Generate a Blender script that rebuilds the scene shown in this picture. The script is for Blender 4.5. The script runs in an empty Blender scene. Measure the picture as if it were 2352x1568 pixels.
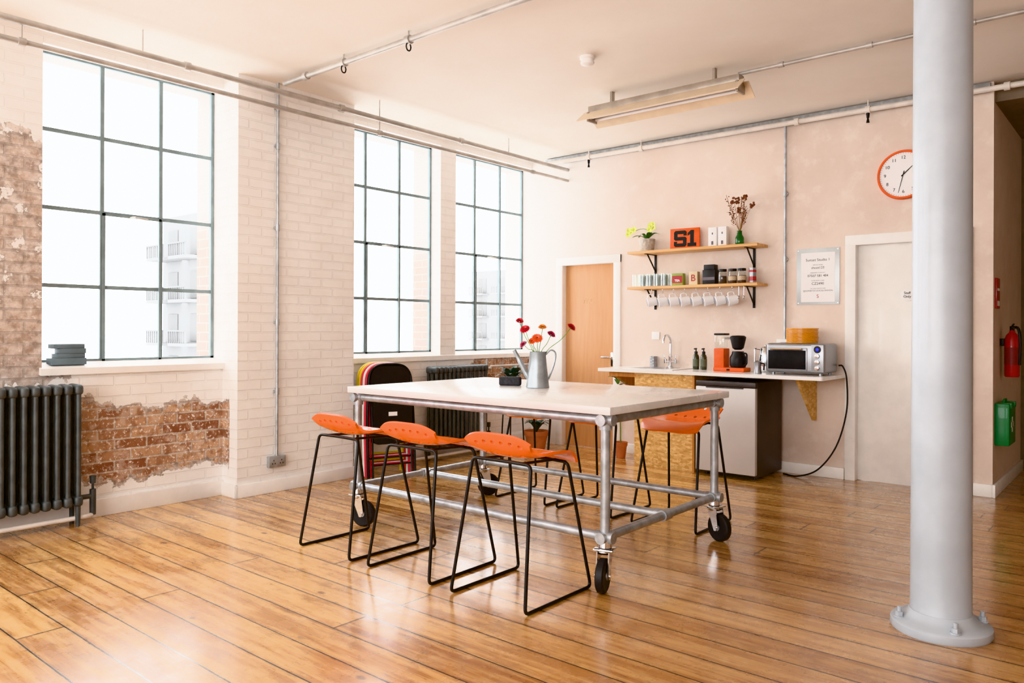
import bpy, bmesh, math, random
from mathutils import Vector, Matrix
random.seed(7)
pi=math.pi
SC=bpy.context.scene
COL=bpy.context.collection

# ------------------------------------------------------------------ materials
def lin(c):
    return tuple(((x/255)/12.92 if x/255<=.04045 else ((x/255+.055)/1.055)**2.4) for x in c)+(1.0,)
class NM:
    def __init__(s,name):
        s.m=bpy.data.materials.new(name); s.m.use_nodes=True; s.t=s.m.node_tree
        s.b=s.t.nodes['Principled BSDF']; s.out=s.t.nodes['Material Output']
    def n(s,typ,props=None,ins=None):
        k=s.t.nodes.new(typ)
        for a,v in (props or {}).items(): setattr(k,a,v)
        for a,v in (ins or {}).items(): s.set(k.inputs[a],v)
        return k
    def set(s,sock,v):
        if isinstance(v,bpy.types.NodeSocket): s.t.links.new(v,sock)
        else: sock.default_value=v
    def math(s,op,a,b=0.0,clamp=False):
        k=s.n('ShaderNodeMath',{'operation':op,'use_clamp':clamp},{0:a,1:b}); return k.outputs[0]
    def mix(s,f,a,b,blend='MIX'):
        k=s.n('ShaderNodeMixRGB',{'blend_type':blend},{0:f,1:a,2:b}); return k.outputs[0]
    def noise(s,vec,scale,detail=4,rough=.55):
        return s.n('ShaderNodeTexNoise',None,{'Vector':vec,'Scale':scale,'Detail':detail,'Roughness':rough}).outputs[0]
    def ramp(s,f,a,b):
        return s.n('ShaderNodeMapRange',{'interpolation_type':'SMOOTHSTEP'},{0:f,1:a,2:b,3:0.0,4:1.0}).outputs[0]
    def obj(s): return s.n('ShaderNodeTexCoord').outputs['Object']
    def bump(s,h,strength,dist):
        k=s.n('ShaderNodeBump',None,{'Strength':strength,'Distance':dist,'Height':h}); s.set(s.b.inputs['Normal'],k.outputs[0])
def mat(name,c,rough=.5,metal=0.0,var=.08,scale=9,bump=0,coat=0,spec=None,trans=0,emit=0):
    q=NM(name); v=q.obj(); nz=q.noise(v,scale)
    k=lin(c); dk=tuple(x*(1-var*1.6) for x in k[:3])+(1,); lt=tuple(min(1,x*(1+var*.6)) for x in k[:3])+(1,)
    q.set(q.b.inputs['Base Color'],q.mix(q.ramp(nz,.3,.7),dk,lt))
    q.set(q.b.inputs['Roughness'],q.math('ADD',rough,q.math('MULTIPLY',q.math('SUBTRACT',nz,.5),.15)))
    q.b.inputs['Metallic'].default_value=metal
    if coat: q.b.inputs['Coat Weight'].default_value=coat
    if spec is not None: q.b.inputs['Specular IOR Level'].default_value=spec
    if trans: q.b.inputs['Transmission Weight'].default_value=trans
    if bump: q.bump(q.noise(v,scale*6),bump,.002)
    if emit:
        q.b.inputs['Emission Color'].default_value=k; q.b.inputs['Emission Strength'].default_value=emit
    return q.m
def glassmat(name,tint=(250,250,250),amt=.12,edge=.5):
    q=NM(name); q.t.nodes.remove(q.b)
    tr=q.n('ShaderNodeBsdfTransparent',None,{0:lin(tint)}); gl=q.n('ShaderNodeBsdfGlossy',None,{0:(1,1,1,1),1:.05})
    lw=q.n('ShaderNodeLayerWeight',None,{0:.3})
    nz=q.noise(q.obj(),5.0)
    f=q.math('ADD',q.math('MULTIPLY',q.math('POWER',lw.outputs[1],2.0),edge),q.math('MULTIPLY',nz,amt),True)
    mx=q.n('ShaderNodeMixShader',None,{0:f,1:tr.outputs[0],2:gl.outputs[0]})
    q.t.links.new(mx.outputs[0],q.out.inputs[0]); return q.m

def wall_material():
    q=NM('painted_brick'); v=q.obj()
    sp=q.n('ShaderNodeSeparateXYZ',None,{0:v}); X,Y,Z=sp.outputs
    u=q.math('ADD',X,Y)
    vec=q.n('ShaderNodeCombineXYZ',None,{0:u,1:Z,2:0.0}).outputs[0]
    wob=q.n('ShaderNodeVectorMath',{'operation':'SCALE'},{0:q.n('ShaderNodeTexNoise',None,{'Vector':v,'Scale':9.0}).outputs[1],'Scale':.014}).outputs[0]
    vec2=q.n('ShaderNodeVectorMath',{'operation':'ADD'},{0:vec,1:wob}).outputs[0]
    br=q.n('ShaderNodeTexBrick',{'offset':.5},{'Vector':vec2,'Color1':lin((136,86,64)),'Color2':lin((204,166,134)),'Mortar':lin((196,180,166)),'Scale':1.0,'Mortar Size':.008,'Mortar Smooth':.3,'Bias':0.0,'Brick Width':.225,'Row Height':.075})
    n1=q.noise(v,3.2,8,.62); n2=q.noise(v,16.0,6,.65); n3=q.noise(v,42.0,5,.7); n4=q.noise(v,7.0,7,.7)
    brick=q.mix(q.math('MULTIPLY',q.ramp(n2,.45,.62),.55),br.outputs[0],lin((124,80,60)))
    brick=q.mix(q.math('MULTIPLY',q.ramp(n4,.5,.62),.55),brick,lin((214,190,172)))
    brick=q.mix(q.ramp(n3,.56,.62),brick,lin((232,220,211)))
    def region(y0,y1,z0,z1,s=.18,t=None):
        t=t or s
        a=q.ramp(Y,y0-s,y0+s); b=q.math('SUBTRACT',1.0,q.ramp(Y,y1-s,y1+s))
        c=q.ramp(Z,z0-t,z0+t); d=q.math('SUBTRACT',1.0,q.ramp(Z,z1-t,z1+t))
        return q.math('MULTIPLY',q.math('MULTIPLY',a,b),q.math('MULTIPLY',c,d))
    inner=q.ramp(q.math('SUBTRACT',-5.5,X),0.0,.02)
    rA=region(2.0,3.6,.2,.78,.2,.24); rB=region(.6,2.1,.7,2.7,.35); rC=region(5.95,7.1,.45,1.05,.12)
    outer=q.ramp(q.math('SUBTRACT',-5.78,X),0.0,.01)
    base=q.math('ADD',q.math('MULTIPLY',rA,.5),q.math('ADD',q.math('MULTIPLY',rB,.38),q.math('MULTIPLY',rC,.4)))
    base=q.math('MULTIPLY',base,inner)
    nn=q.math('ADD',q.math('MULTIPLY',n1,.5),q.math('ADD',q.math('MULTIPLY',n4,.3),q.math('MULTIPLY',n2,.2)))
    mk=q.math('ADD',nn,base)
    under=q.ramp(mk,.8,.805); brk=q.ramp(mk,.845,.865)
    brk=q.math('MULTIPLY',brk,q.math('SUBTRACT',1.0,q.math('MULTIPLY',rB,.75)))
    paint=q.mix(q.ramp(n1,.3,.75),lin((240,236,233)),lin((248,247,245)))
    lightwear=q.math('MULTIPLY',q.ramp(n2,.66,.7),.22)
    paint=q.mix(lightwear,paint,lin((222,208,198)))
    paint=q.mix(q.math('MULTIPLY',br.outputs[1],.09),paint,lin((200,188,180)))
    plaster=q.mix(q.ramp(n2,.35,.65),lin((156,138,126)),lin((216,204,196)))
    plaster=q.mix(q.math('MULTIPLY',br.outputs[1],.45),plaster,lin((138,124,116)))
    c=q.mix(under,paint,plaster); c=q.mix(brk,c,brick)
    lowz=q.math('SUBTRACT',1.0,q.ramp(Z,1.9,2.3))
    ext=q.mix(q.math('ADD',.06,q.math('MULTIPLY',lowz,.4)),lin((205,200,196)),br.outputs[0])  # brick whitened, most higher up, to paint in the window overexposure
    c=q.mix(outer,c,ext)
    q.set(q.b.inputs['Base Color'],c); q.b.inputs['Roughness'].default_value=.7
    h=q.math('ADD',q.math('MULTIPLY',br.outputs[1],-.65),q.math('ADD',q.math('MULTIPLY',under,-.6),q.math('MULTIPLY',n2,.3)))
    q.bump(h,.7,.007); return q.m

def floor_material():
    q=NM('varnished_boards'); v=q.obj()
    sp=q.n('ShaderNodeSeparateXYZ',None,{0:v}); X,Y,Z=sp.outputs
    row=.188
    rown=q.math('FLOOR',q.math('DIVIDE',Y,row))
    wn=q.n('ShaderNodeTexWhiteNoise',{'noise_dimensions':'1D'},{'W':rown}).outputs[0]
    xs=q.math('ADD',X,q.math('MULTIPLY',wn,7.3))
    vec=q.n('ShaderNodeCombineXYZ',None,{0:xs,1:q.math('ADD',Y,q.math('MULTIPLY',q.math('SUBTRACT',q.noise(v,1.6,2),.5),.012)),2:0.0}).outputs[0]
    br=q.n('ShaderNodeTexBrick',{'offset':0.0},{'Vector':vec,'Color1':(0,0,0,1),'Color2':(1,1,1,1),'Mortar':(.5,.5,.5,1),'Scale':1.0,'Mortar Size':.0042,'Mortar Smooth':.35,'Bias':0.0,'Brick Width':3.1,'Row Height':row})
    rnd=br.outputs[0]; gap=br.outputs[1]
    gv=q.n('ShaderNodeCombineXYZ',None,{0:q.math('MULTIPLY',xs,.8),1:q.math('MULTIPLY',Y,9.0),2:q.math('MULTIPLY',rnd,9.0)}).outputs[0]
    grain=q.noise(gv,2.2,8,.66)
    gv2=q.n('ShaderNodeCombineXYZ',None,{0:q.math('MULTIPLY',xs,2.5),1:q.math('MULTIPLY',Y,60.0),2:q.math('MULTIPLY',rnd,9.0)}).outputs[0]
    fine=q.noise(gv2,2.0,3,.6)
    big=q.noise(v,1.1,5,.6); blot=q.noise(v,5.0,8,.7)
    sv=q.n('ShaderNodeCombineXYZ',None,{0:q.math('MULTIPLY',xs,.45),1:Y,2:0.0}).outputs[0]
    sm=q.noise(sv,20.0,6,.72); st=q.noise(sv,6.0,6,.7)
    c=q.mix(rnd,lin((160,106,56)),lin((230,180,116)))
    c=q.mix(q.math('MULTIPLY',q.ramp(grain,.4,.62),.5),c,lin((236,194,132)))
    c=q.mix(q.math('MULTIPLY',q.ramp(grain,.56,.38),.5),c,lin((148,94,46)))
    c=q.mix(q.math('MULTIPLY',q.ramp(fine,.54,.7),.48),c,lin((116,70,34)))
    c=q.mix(q.math('MULTIPLY',q.ramp(st,.52,.67),.5),c,lin((122,76,38)))
    c=q.mix(q.math('MULTIPLY',q.ramp(sm,.58,.68),.55),c,lin((84,50,26)))
    c=q.mix(q.math('MULTIPLY',q.ramp(blot,.58,.7),.35),c,lin((242,210,164)))
    c=q.mix(q.math('MULTIPLY',q.ramp(big,.5,.75),.3),c,lin((238,200,148)))
    kn=q.n('ShaderNodeTexVoronoi',None,{'Vector':q.n('ShaderNodeCombineXYZ',None,{0:q.math('MULTIPLY',xs,.7),1:q.math('MULTIPLY',Y,1.3),2:0.0}).outputs[0],'Scale':2.6}).outputs[0]
    c=q.mix(q.math('MULTIPLY',q.math('SUBTRACT',1.0,q.ramp(kn,.03,.07)),.8),c,lin((88,48,22)))
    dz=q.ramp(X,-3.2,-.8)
    c=q.mix(q.math('MULTIPLY',dz,.45),c,lin((140,90,50)))  # boards darkened away from the windows, light falloff painted into the colour
    near=q.n('ShaderNodeTexBrick',{'offset':0.0},{'Vector':vec,'Color1':(0,0,0,1),'Color2':(0,0,0,1),'Mortar':(1,1,1,1),'Scale':1.0,'Mortar Size':.022,'Mortar Smooth':1.0,'Bias':0.0,'Brick Width':3.1,'Row Height':row}).outputs[1]
    c=q.mix(q.math('MULTIPLY',near,q.math('MULTIPLY',q.ramp(sm,.35,.6),.45)),c,lin((100,62,32)))
    c=q.mix(q.math('MULTIPLY',gap,.93),c,lin((42,26,14)))
    q.set(q.b.inputs['Base Color'],c)
    ro=q.math('ADD',.16,q.math('ADD',q.math('MULTIPLY',q.ramp(blot,.4,.65),.22),q.math('MULTIPLY',grain,.12)))
    q.set(q.b.inputs['Roughness'],ro)
    q.b.inputs['Coat Weight'].default_value=.75; q.b.inputs['Coat Roughness'].default_value=.17
    h=q.math('ADD',q.math('MULTIPLY',gap,-1.0),q.math('ADD',q.math('MULTIPLY',grain,.35),q.math('ADD',q.math('MULTIPLY',blot,.4),q.math('MULTIPLY',rnd,.3))))
    q.bump(h,.34,.006); return q.m

def plaster_material():
    q=NM('pink_plaster'); v=q.obj()
    X=q.n('ShaderNodeSeparateXYZ',None,{0:v}).outputs[0]
    n1=q.noise(v,1.3,6,.6); n2=q.noise(v,7.0,6,.65)
    pink=q.mix(q.ramp(n1,.3,.7),lin((219,200,187)),lin((233,217,205)))
    pink=q.mix(q.math('MULTIPLY',q.ramp(n2,.5,.7),.35),pink,lin((242,231,222)))
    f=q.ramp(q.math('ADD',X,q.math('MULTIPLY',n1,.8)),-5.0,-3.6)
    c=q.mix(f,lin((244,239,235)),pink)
    q.set(q.b.inputs['Base Color'],c); q.b.inputs['Roughness'].default_value=.8
    q.bump(n2,.15,.004); return q.m
def ceiling_material():
    q=NM('ceiling_paint'); v=q.obj()
    n1=q.noise(v,.9,6,.6); n2=q.noise(v,11.0,5,.6)
    c=q.mix(q.ramp(n1,.3,.7),lin((234,225,215)),lin((241,235,227)))
    c=q.mix(q.math('MULTIPLY',q.ramp(n2,.68,.72),.12),c,lin((214,200,190)))
    q.set(q.b.inputs['Base Color'],c); q.b.inputs['Roughness'].default_value=.75; q.bump(n2,.1,.004); return q.m
def osb_material():
    q=NM('osb_board'); v=q.obj()
    mp=q.n('ShaderNodeVectorMath',{'operation':'MULTIPLY'},{0:v,1:(1,1,2.2)}).outputs[0]
    vo=q.n('ShaderNodeTexVoronoi',None,{'Vector':mp,'Scale':26.0,'Randomness':1.0})
    n=q.noise(v,40.0,3)
    c=q.mix(q.n('ShaderNodeSeparateXYZ',None,{0:vo.outputs[1]}).outputs[0],lin((204,156,92)),lin((240,204,144)))
    c=q.mix(q.math('MULTIPLY',q.ramp(n,.5,.7),.4),c,lin((176,124,66)))
    q.set(q.b.inputs['Base Color'],c); q.b.inputs['Roughness'].default_value=.6; return q.m
def wood_material(name,a,b,axis=0,rough=.45):
    q=NM(name); v=q.obj(); s=[18,18,18]; s[axis]=1.4
    mp=q.n('ShaderNodeVectorMath',{'operation':'MULTIPLY'},{0:v,1:tuple(s)}).outputs[0]
    g=q.noise(mp,1.6,6,.6)
    q.set(q.b.inputs['Base Color'],q.mix(q.ramp(g,.3,.7),lin(a),lin(b))); q.b.inputs['Roughness'].default_value=rough; return q.m
def facade_material(name,c):
    q=NM(name); v=q.obj(); n=q.noise(v,2.0)
    q.set(q.b.inputs['Base Color'],q.mix(n,lin((c,c,c)),lin((c+4,c+4,c+4)))); q.b.inputs['Roughness'].default_value=1.0; q.b.inputs['Specular IOR Level'].default_value=0.0; return q.m

M_wall=wall_material(); M_floor=floor_material(); M_back=plaster_material(); M_ceil=ceiling_material(); M_osb=osb_material()
M_white=mat('white_paint',(243,240,237),.45,var=.03)
M_whitecool=mat('white_gloss_paint',(243,240,236),.35,var=.03,coat=.2)
M_frame=mat('window_steel',(126,140,142),.6,0,var=.12)
M_glass=glassmat('window_glass',amt=.03)
M_clear=glassmat('clear_glass',(248,251,250),.12,.8)
M_pillar=mat('pillar_paint',(178,185,193),.42,var=.06,scale=4,bump=.25,coat=.1)
M_steel=mat('galvanised_steel',(184,188,192),.42,.65,var=.16,scale=18)
M_pipe=mat('painted_pipe',(188,182,176),.42,.35,var=.14,scale=7)
M_pipew=mat('white_pipe',(228,220,212),.4,0,var=.08)
M_orange=mat('orange_plastic',(248,112,0),.24,var=.03,coat=.3)
M_black=mat('black_metal',(28,27,28),.38,.3,var=.2)
M_blackp=mat('black_plastic',(26,26,28),.5,var=.2)
M_ovenglass=mat('oven_glass',(30,30,32),.5,var=.3,scale=14,spec=.25)
M_rubber=mat('rubber',(30,30,32),.6,var=.15)
M_top=mat('tabletop_laminate',(229,226,223),.27,var=.04,scale=3,coat=.15)
M_counter=mat('counter_laminate',(238,236,233),.25,var=.03,coat=.2)
M_rad=mat('radiator_iron',(90,96,98),.5,.3,var=.15,scale=12)
M_door=wood_material('door_veneer',(198,146,102),(208,158,114),2,.5)
M_shelf=wood_material('shelf_pine',(212,160,100),(236,192,134),0,.45)
M_ply=wood_material('plywood_edge',(186,124,66),(214,156,92),2,.5)
M_alu=mat('brushed_aluminium',(160,161,164),.36,.8,var=.08,scale=3)
M_fridge=mat('fridge_steel',(206,203,202),.5,.25,var=.03,scale=3)
M_darkgrey=mat('dark_grey_enamel',(72,67,66),.4,.1,var=.08)
M_chrome=mat('chrome',(220,222,225),.12,1.0,var=.04)
M_mug=mat('white_ceramic',(246,247,250),.2,var=.02,coat=.5)
M_mugin=mat('mug_inside',(80,78,86),.3,var=.1)  # darker colour for the inside of the mugs
M_terra=mat('terracotta',(196,122,86),.75,var=.12)
M_conc=mat('speckled_concrete',(196,188,178),.8,var=.2,scale=40)
M_leaf=mat('leaf_green',(74,116,50),.4,var=.25,scale=14)
M_leafd=mat('dark_leaf',(66,86,76),.5,var=.3,scale=14)
M_lime=mat('lime_petal',(214,222,110),.5,var=.12,scale=30)
M_red=mat('red_petal',(206,40,54),.5,var=.2,scale=40)
M_pink=mat('crimson_petal',(184,34,80),.5,var=.2,scale=40)
M_orp=mat('orange_petal',(248,104,54),.5,var=.15,scale=40)
M_yel=mat('amber_petal',(240,150,50),.5,var=.15,scale=40)
M_eye=mat('flower_eye',(110,40,20),.7)
M_stem=mat('flower_stem',(116,150,74),.5)
M_dry=mat('dried_flower',(138,84,60),.8,var=.3,scale=60)
M_dry2=mat('dried_stalk',(170,130,90),.8,var=.2)
M_grglass=mat('green_glass',(40,120,50),.1,var=.1,trans=.5)
M_zinc=mat('zinc_can',(164,170,174),.38,.55,var=.1,scale=20)
M_fab=mat('dark_fabric',(62,62,66),.85,var=.2,scale=60)
M_sign=mat('orange_board',(236,98,26),.55,var=.12)
M_ink=mat('black_ink',(24,22,22),.6)
M_grey=mat('grey_ink',(110,104,112),.6)
M_paper=mat('paper',(248,246,246),.5,var=.02)
M_plate=mat('brushed_plate',(206,212,214),.4,.25,var=.08,scale=5)
M_redgl=mat('red_enamel',(170,24,30),.35,coat=.3)
M_green=mat('green_plastic',(10,122,60),.4,coat=.2)
M_yplate=mat('marigold_ceramic',(246,164,18),.35,coat=.3)
M_reflector=mat('lamp_reflector',(234,214,188),.35,.2,var=.05)  # cream tint paints in warm light reflected from the wood floor
M_lampmet=mat('lamp_metal',(176,166,156),.35,.6,var=.1)
M_tan=mat('tan_card',(196,176,150),.7)
M_blue=mat('blue_display',(30,50,230),.3,emit=.35)
M_amber=mat('dark_bottle',(52,58,40),.15,var=.1,coat=.6)
M_coffee=mat('ground_contents',(74,48,34),.8,var=.3,scale=60)
M_chy=mat('yellow_vinyl',(236,206,40),.45); M_chr=mat('red_vinyl',(206,44,64),.45); M_chw=mat('white_vinyl',(236,230,226),.45)
M_fac=facade_material('pale_facade',118); M_facd=facade_material('facade_window',106)
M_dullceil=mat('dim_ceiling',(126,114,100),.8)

# ------------------------------------------------------------------ mesh tools
def fillet(pts,r,n=5,closed=False):
    P=[Vector(p) for p in pts]; out=[]; N=len(P)
    if len(pts[0])==2: P=[Vector((p[0],p[1],0)) for p in pts]
    for i in range(N):
        if not closed and i in (0,N-1): out.append(P[i]); continue
        a,b,c=P[i-1],P[i],P[(i+1)%N]
        d1=(a-b);d2=(c-b);rr=min(r,d1.length*.45,d2.length*.45)
        s=b+d1.normalized()*rr;e=b+d2.normalized()*rr
        for k in range(n+1):
            t=k/n; out.append(s*(1-t)**2+b*2*t*(1-t)+e*t*t)
    return out
def spline(pts,n=8):
    P=[Vector(p) for p in pts]; P=[P[0]*2-P[1]]+P+[P[-1]*2-P[-2]]; out=[]
    for i in range(1,len(P)-2):
        for k in range(n):
            t=k/n; a,b,c,d=P[i-1:i+3]
            out.append(.5*((2*b)+(c-a)*t+(2*a-5*b+4*c-d)*t*t+(3*b-a-3*c+d)*t**3))
    out.append(P[-2]); return out
class MB:
    def __init__(s): s.v=[];s.f=[];s.mi=[]
    def add(s,vs,fs,m=0,T=None):
        o=len(s.v)
        s.v+= [tuple(T@Vector(p)) if T else tuple(p) for p in vs]
        s.f+=[tuple(i+o for i in f) for f in fs]; s.mi+=[m]*len(fs); return s
    def box(s,c,d,bev=0,m=0,T=None,seg=2):
        if not bev:
            x,y,z=c;a,b,e=d[0]/2,d[1]/2,d[2]/2
            vs=[(x-a,y-b,z-e),(x+a,y-b,z-e),(x+a,y+b,z-e),(x-a,y+b,z-e),(x-a,y-b,z+e),(x+a,y-b,z+e),(x+a,y+b,z+e),(x-a,y+b,z+e)]
            return s.add(vs,[(0,3,2,1),(4,5,6,7),(0,1,5,4),(1,2,6,5),(2,3,7,6),(3,0,4,7)],m,T)
        bm=bmesh.new(); bmesh.ops.create_cube(bm,size=1,matrix=Matrix.Translation(c)@Matrix.Diagonal((*d,1)))
        bmesh.ops.bevel(bm,geom=bm.edges[:],offset=bev,segments=seg,affect='EDGES',profile=.5)
        bm.verts.index_update()
        s.add([v.co.copy() for v in bm.verts],[tuple(v.index for v in f.verts) for f in bm.faces],m,T); bm.free(); return s
    def b2(s,x0,x1,y0,y1,z0,z1,bev=0,m=0): return s.box(((x0+x1)/2,(y0+y1)/2,(z0+z1)/2),(x1-x0,y1-y0,z1-z0),bev,m)
    def tube(s,pts,r,seg=10,closed=False,m=0,caps=True):
        P=[Vector(p) for p in pts]; N=len(P); R=r if isinstance(r,(list,tuple)) else [r]*N
        vs=[];fs=[]
        up=None
        for i in range(N):
            if closed: t=(P[(i+1)%N]-P[i-1])
            else: t=P[min(i+1,N-1)]-P[max(i-1,0)]
            t.normalize()
            if up is None: up=t.orthogonal().normalized()
            else:
                up=up-t*up.dot(t)
                if up.length<1e-5: up=t.orthogonal()
                up.normalize()
            w=t.cross(up)
            for k in range(seg):
                a=2*pi*k/seg; vs.append(P[i]+(up*math.cos(a)+w*math.sin(a))*R[i])
        L=N if closed else N-1
        for i in range(L):
            j=(i+1)%N
            for k in range(seg): fs.append((i*seg+k,i*seg+(k+1)%seg,j*seg+(k+1)%seg,j*seg+k))
        if not closed and caps: fs.append(tuple(range(seg))[::-1]); fs.append(tuple((N-1)*seg+k for k in range(seg)))
        return s.add(vs,fs,m)
    def cyl(s,a,b,r,r2=None,seg=20,m=0): return s.tube([a,b],[r,r if r2 is None else r2],seg,m=m)
    def lathe(s,prof,c=(0,0,0),seg=28,m=0,T=None,axis='z'):
        vs=[];fs=[];n=len(prof)
        for r,z in prof:
            for k in range(seg):
                a=2*pi*k/seg
                p=(r*math.cos(a),r*math.sin(a),z)
                if axis=='y': p=(p[0],-p[2],p[1])
                if axis=='x': p=(p[2],p[0],p[1])
                vs.append((p[0]+c[0],p[1]+c[1],p[2]+c[2]))
        for i in range(n-1):
            for k in range(seg): fs.append((i*seg+k,i*seg+(k+1)%seg,(i+1)*seg+(k+1)%seg,(i+1)*seg+k))
        if prof[0][0]>1e-6: fs.append(tuple(range(seg))[::-1])
        if prof[-1][0]>1e-6: fs.append(tuple((n-1)*seg+k for k in range(seg)))
        return s.add(vs,fs,m,T)
    def ball(s,c,r,m=0,seg=12,sq=(1,1,1)):
        pr=[(max(1e-7,math.sin(pi*i/8)),-math.cos(pi*i/8)) for i in range(9)]
        T=Matrix.Translation(c)@Matrix.Diagonal((r*sq[0],r*sq[1],r*sq[2],1))
        return s.lathe(pr,(0,0,0),seg,m,T)
    def leaf(s,base,tip,width,up=(0,0,1),droop=.0,m=0,n=6):
        a=Vector(base);b=Vector(tip);d=b-a;u=Vector(up);w=d.cross(u).normalized() if d.cross(u).length>1e-5 else Vector((1,0,0))
        vs=[];fs=[]
        for i in range(n+1):
            t=i/n; p=a+d*t+u*(droop*4*t*(1-t)); ww=width*.5*math.sin(pi*min(1,max(.04,t*.92+.06)))**.8
            vs+=[p-w*ww+u*ww*.25,p,p+w*ww+u*ww*.25]
        for i in range(n):
            o=i*3; fs+=[(o,o+1,o+4,o+3),(o+1,o+2,o+5,o+4)]
        return s.add(vs,fs,m)
    def prism(s,poly,axis,a,b,m=0):
        def q(p,t): return {'x':(t,p[0],p[1]),'y':(p[0],t,p[1]),'z':(p[0],p[1],t)}[axis]
        n=len(poly); vs=[q(p,a) for p in poly]+[q(p,b) for p in poly]
        fs=[tuple(range(n))[::-1],tuple(range(n,2*n))]+[(i,(i+1)%n,(i+1)%n+n,i+n) for i in range(n)]
        return s.add(vs,fs,m)
    def mesh(s,name,mats,smooth=True,ang=38):
        me=bpy.data.meshes.new(name); me.from_pydata(s.v,[],s.f)
        for k in (mats if isinstance(mats,(list,tuple)) else [mats]): me.materials.append(k)
        me.polygons.foreach_set('material_index',s.mi)
        bm=bmesh.new(); bm.from_mesh(me); bmesh.ops.recalc_face_normals(bm,faces=bm.faces[:]); bm.to_mesh(me); bm.free()
        if smooth:
            me.polygons.foreach_set('use_smooth',[True]*len(me.polygons)); me.set_sharp_from_angle(angle=math.radians(ang))
        me.update(); return me
def textmesh(body,size,mt,ext=.0008,bold=0):
    c=bpy.data.curves.new('lettering','FONT'); c.body=body; c.size=size; c.align_x='CENTER'; c.align_y='CENTER'; c.extrude=ext; c.offset=bold; c.space_line=1.0
    o=bpy.data.objects.new('tmp',c); COL.objects.link(o)
    dg=bpy.context.evaluated_depsgraph_get(); me=bpy.data.meshes.new_from_object(o.evaluated_get(dg))
    me.materials.clear(); me.materials.append(mt); me.name='lettering'
    bpy.data.objects.remove(o); return me
FR=(pi/2,0,0)   # lettering facing -y
def P(n,me,loc=(0,0,0),rot=(0,0,0),sub=(),label=None): return dict(n=n,me=me,loc=loc,rot=rot,sub=sub,label=label)
def put(name,loc,parts,label=None,cat=None,rot=(0,0,0),group=None,kind=None):
    if isinstance(rot,(int,float)): rot=(0,0,rot)
    if isinstance(parts,bpy.types.Mesh): o=bpy.data.objects.new(name,parts); kids=[]
    elif isinstance(parts,tuple): o=bpy.data.objects.new(name,parts[0]); kids=parts[1]
    else: o=bpy.data.objects.new(name,None); o.empty_display_size=.1; kids=parts
    COL.objects.link(o); o.location=loc; o.rotation_euler=rot
    if label:o['label']=label
    if cat:o['category']=cat
    if group:o['group']=group
    if kind:o['kind']=kind
    def rec(par,ks):
        for k in ks:
            c=bpy.data.objects.new(k['n'],k['me']); COL.objects.link(c); c.parent=par; c.location=k['loc']; c.rotation_euler=k['rot']
            if k['label']: c['label']=k['label']
            rec(c,k['sub'])
    rec(o,kids); return o

# ------------------------------------------------------------------ room shell
XW,XP,XG,YB,ZC=-5.615,-5.40,-5.765,7.03,3.25
XO=-6.02
WZ0,WZ1=1.06,3.17
m=MB()
m.b2(XO,XW,-2.5,-1.75,0,ZC); m.b2(XO,XW,-.45,-.05,0,ZC); m.b2(XO,XW,1.25,1.885,0,ZC)
for a,b in ((-1.75,-.45),(-.05,1.25),(1.885,3.16),(4.27,YB)):  # first two openings are out of view, added to let in light
    m.b2(XO,XW,a,b,0,WZ0-.04); m.b2(XO,XW,a,b,WZ1,ZC)
m.b2(XO,XP,3.16,4.27,0,ZC)
m.b2(XO,XW,5.54,5.76,WZ0-.04,WZ1)
put('wall_left',(0,0,0),m.mesh('wall_left',M_wall,False),kind='structure')
m=MB()
D1=(-5.17,-4.47,2.03); D2=(-2.03,-1.21,2.05)
for a,b,z0 in ((-6.02,D1[0],0),(D1[0],D1[1],D1[2]),(D1[1],D2[0],0),(D2[0],D2[1],D2[2]),(D2[1],-1.0,0)): m.b2(a,b,YB,YB+.2,z0,ZC)
put('wall_back',(0,0,0),m.mesh('wall_back',M_back,False),kind='structure')
m=MB(); m.b2(-1.2,-1.0,YB+.2,8.6,0,ZC); put('wall_corridor',(0,0,0),m.mesh('wall_corridor',M_back,False),kind='structure')
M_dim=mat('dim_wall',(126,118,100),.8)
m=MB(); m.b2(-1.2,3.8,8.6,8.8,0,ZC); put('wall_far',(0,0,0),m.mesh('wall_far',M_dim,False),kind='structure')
m=MB(); m.b2(3.6,3.8,-2.5,8.6,0,ZC); put('wall_right',(0,0,0),m.mesh('wall_right',M_back,False),kind='structure')
RX=.9
m=MB(); m.b2(-6.02,-4.5,-2.7,-2.5,0,ZC); m.b2(RX,3.8,-2.7,-2.5,0,ZC); m.b2(-4.5,RX,-2.7,-2.5,0,.9); m.b2(-4.5,RX,-2.7,-2.5,2.9,ZC)  # unseen rear wall, its opening added and placed to shape the light
put('wall_rear',(0,0,0),m.mesh('wall_rear',M_back,False),kind='structure')
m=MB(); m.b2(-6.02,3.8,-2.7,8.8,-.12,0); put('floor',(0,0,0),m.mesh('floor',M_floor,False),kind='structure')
m=MB(); m.b2(-6.02,3.8,-2.7,8.8,ZC,ZC+.12); put('ceiling',(0,0,0),m.mesh('ceiling',M_ceil,False),kind='structure')
m=MB(); m.b2(-1.0,3.6,YB+.05,8.6,3.1,ZC); put('trim_1',(0,0,0),m.mesh('trim_1',M_dullceil,False),kind='structure')
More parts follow.
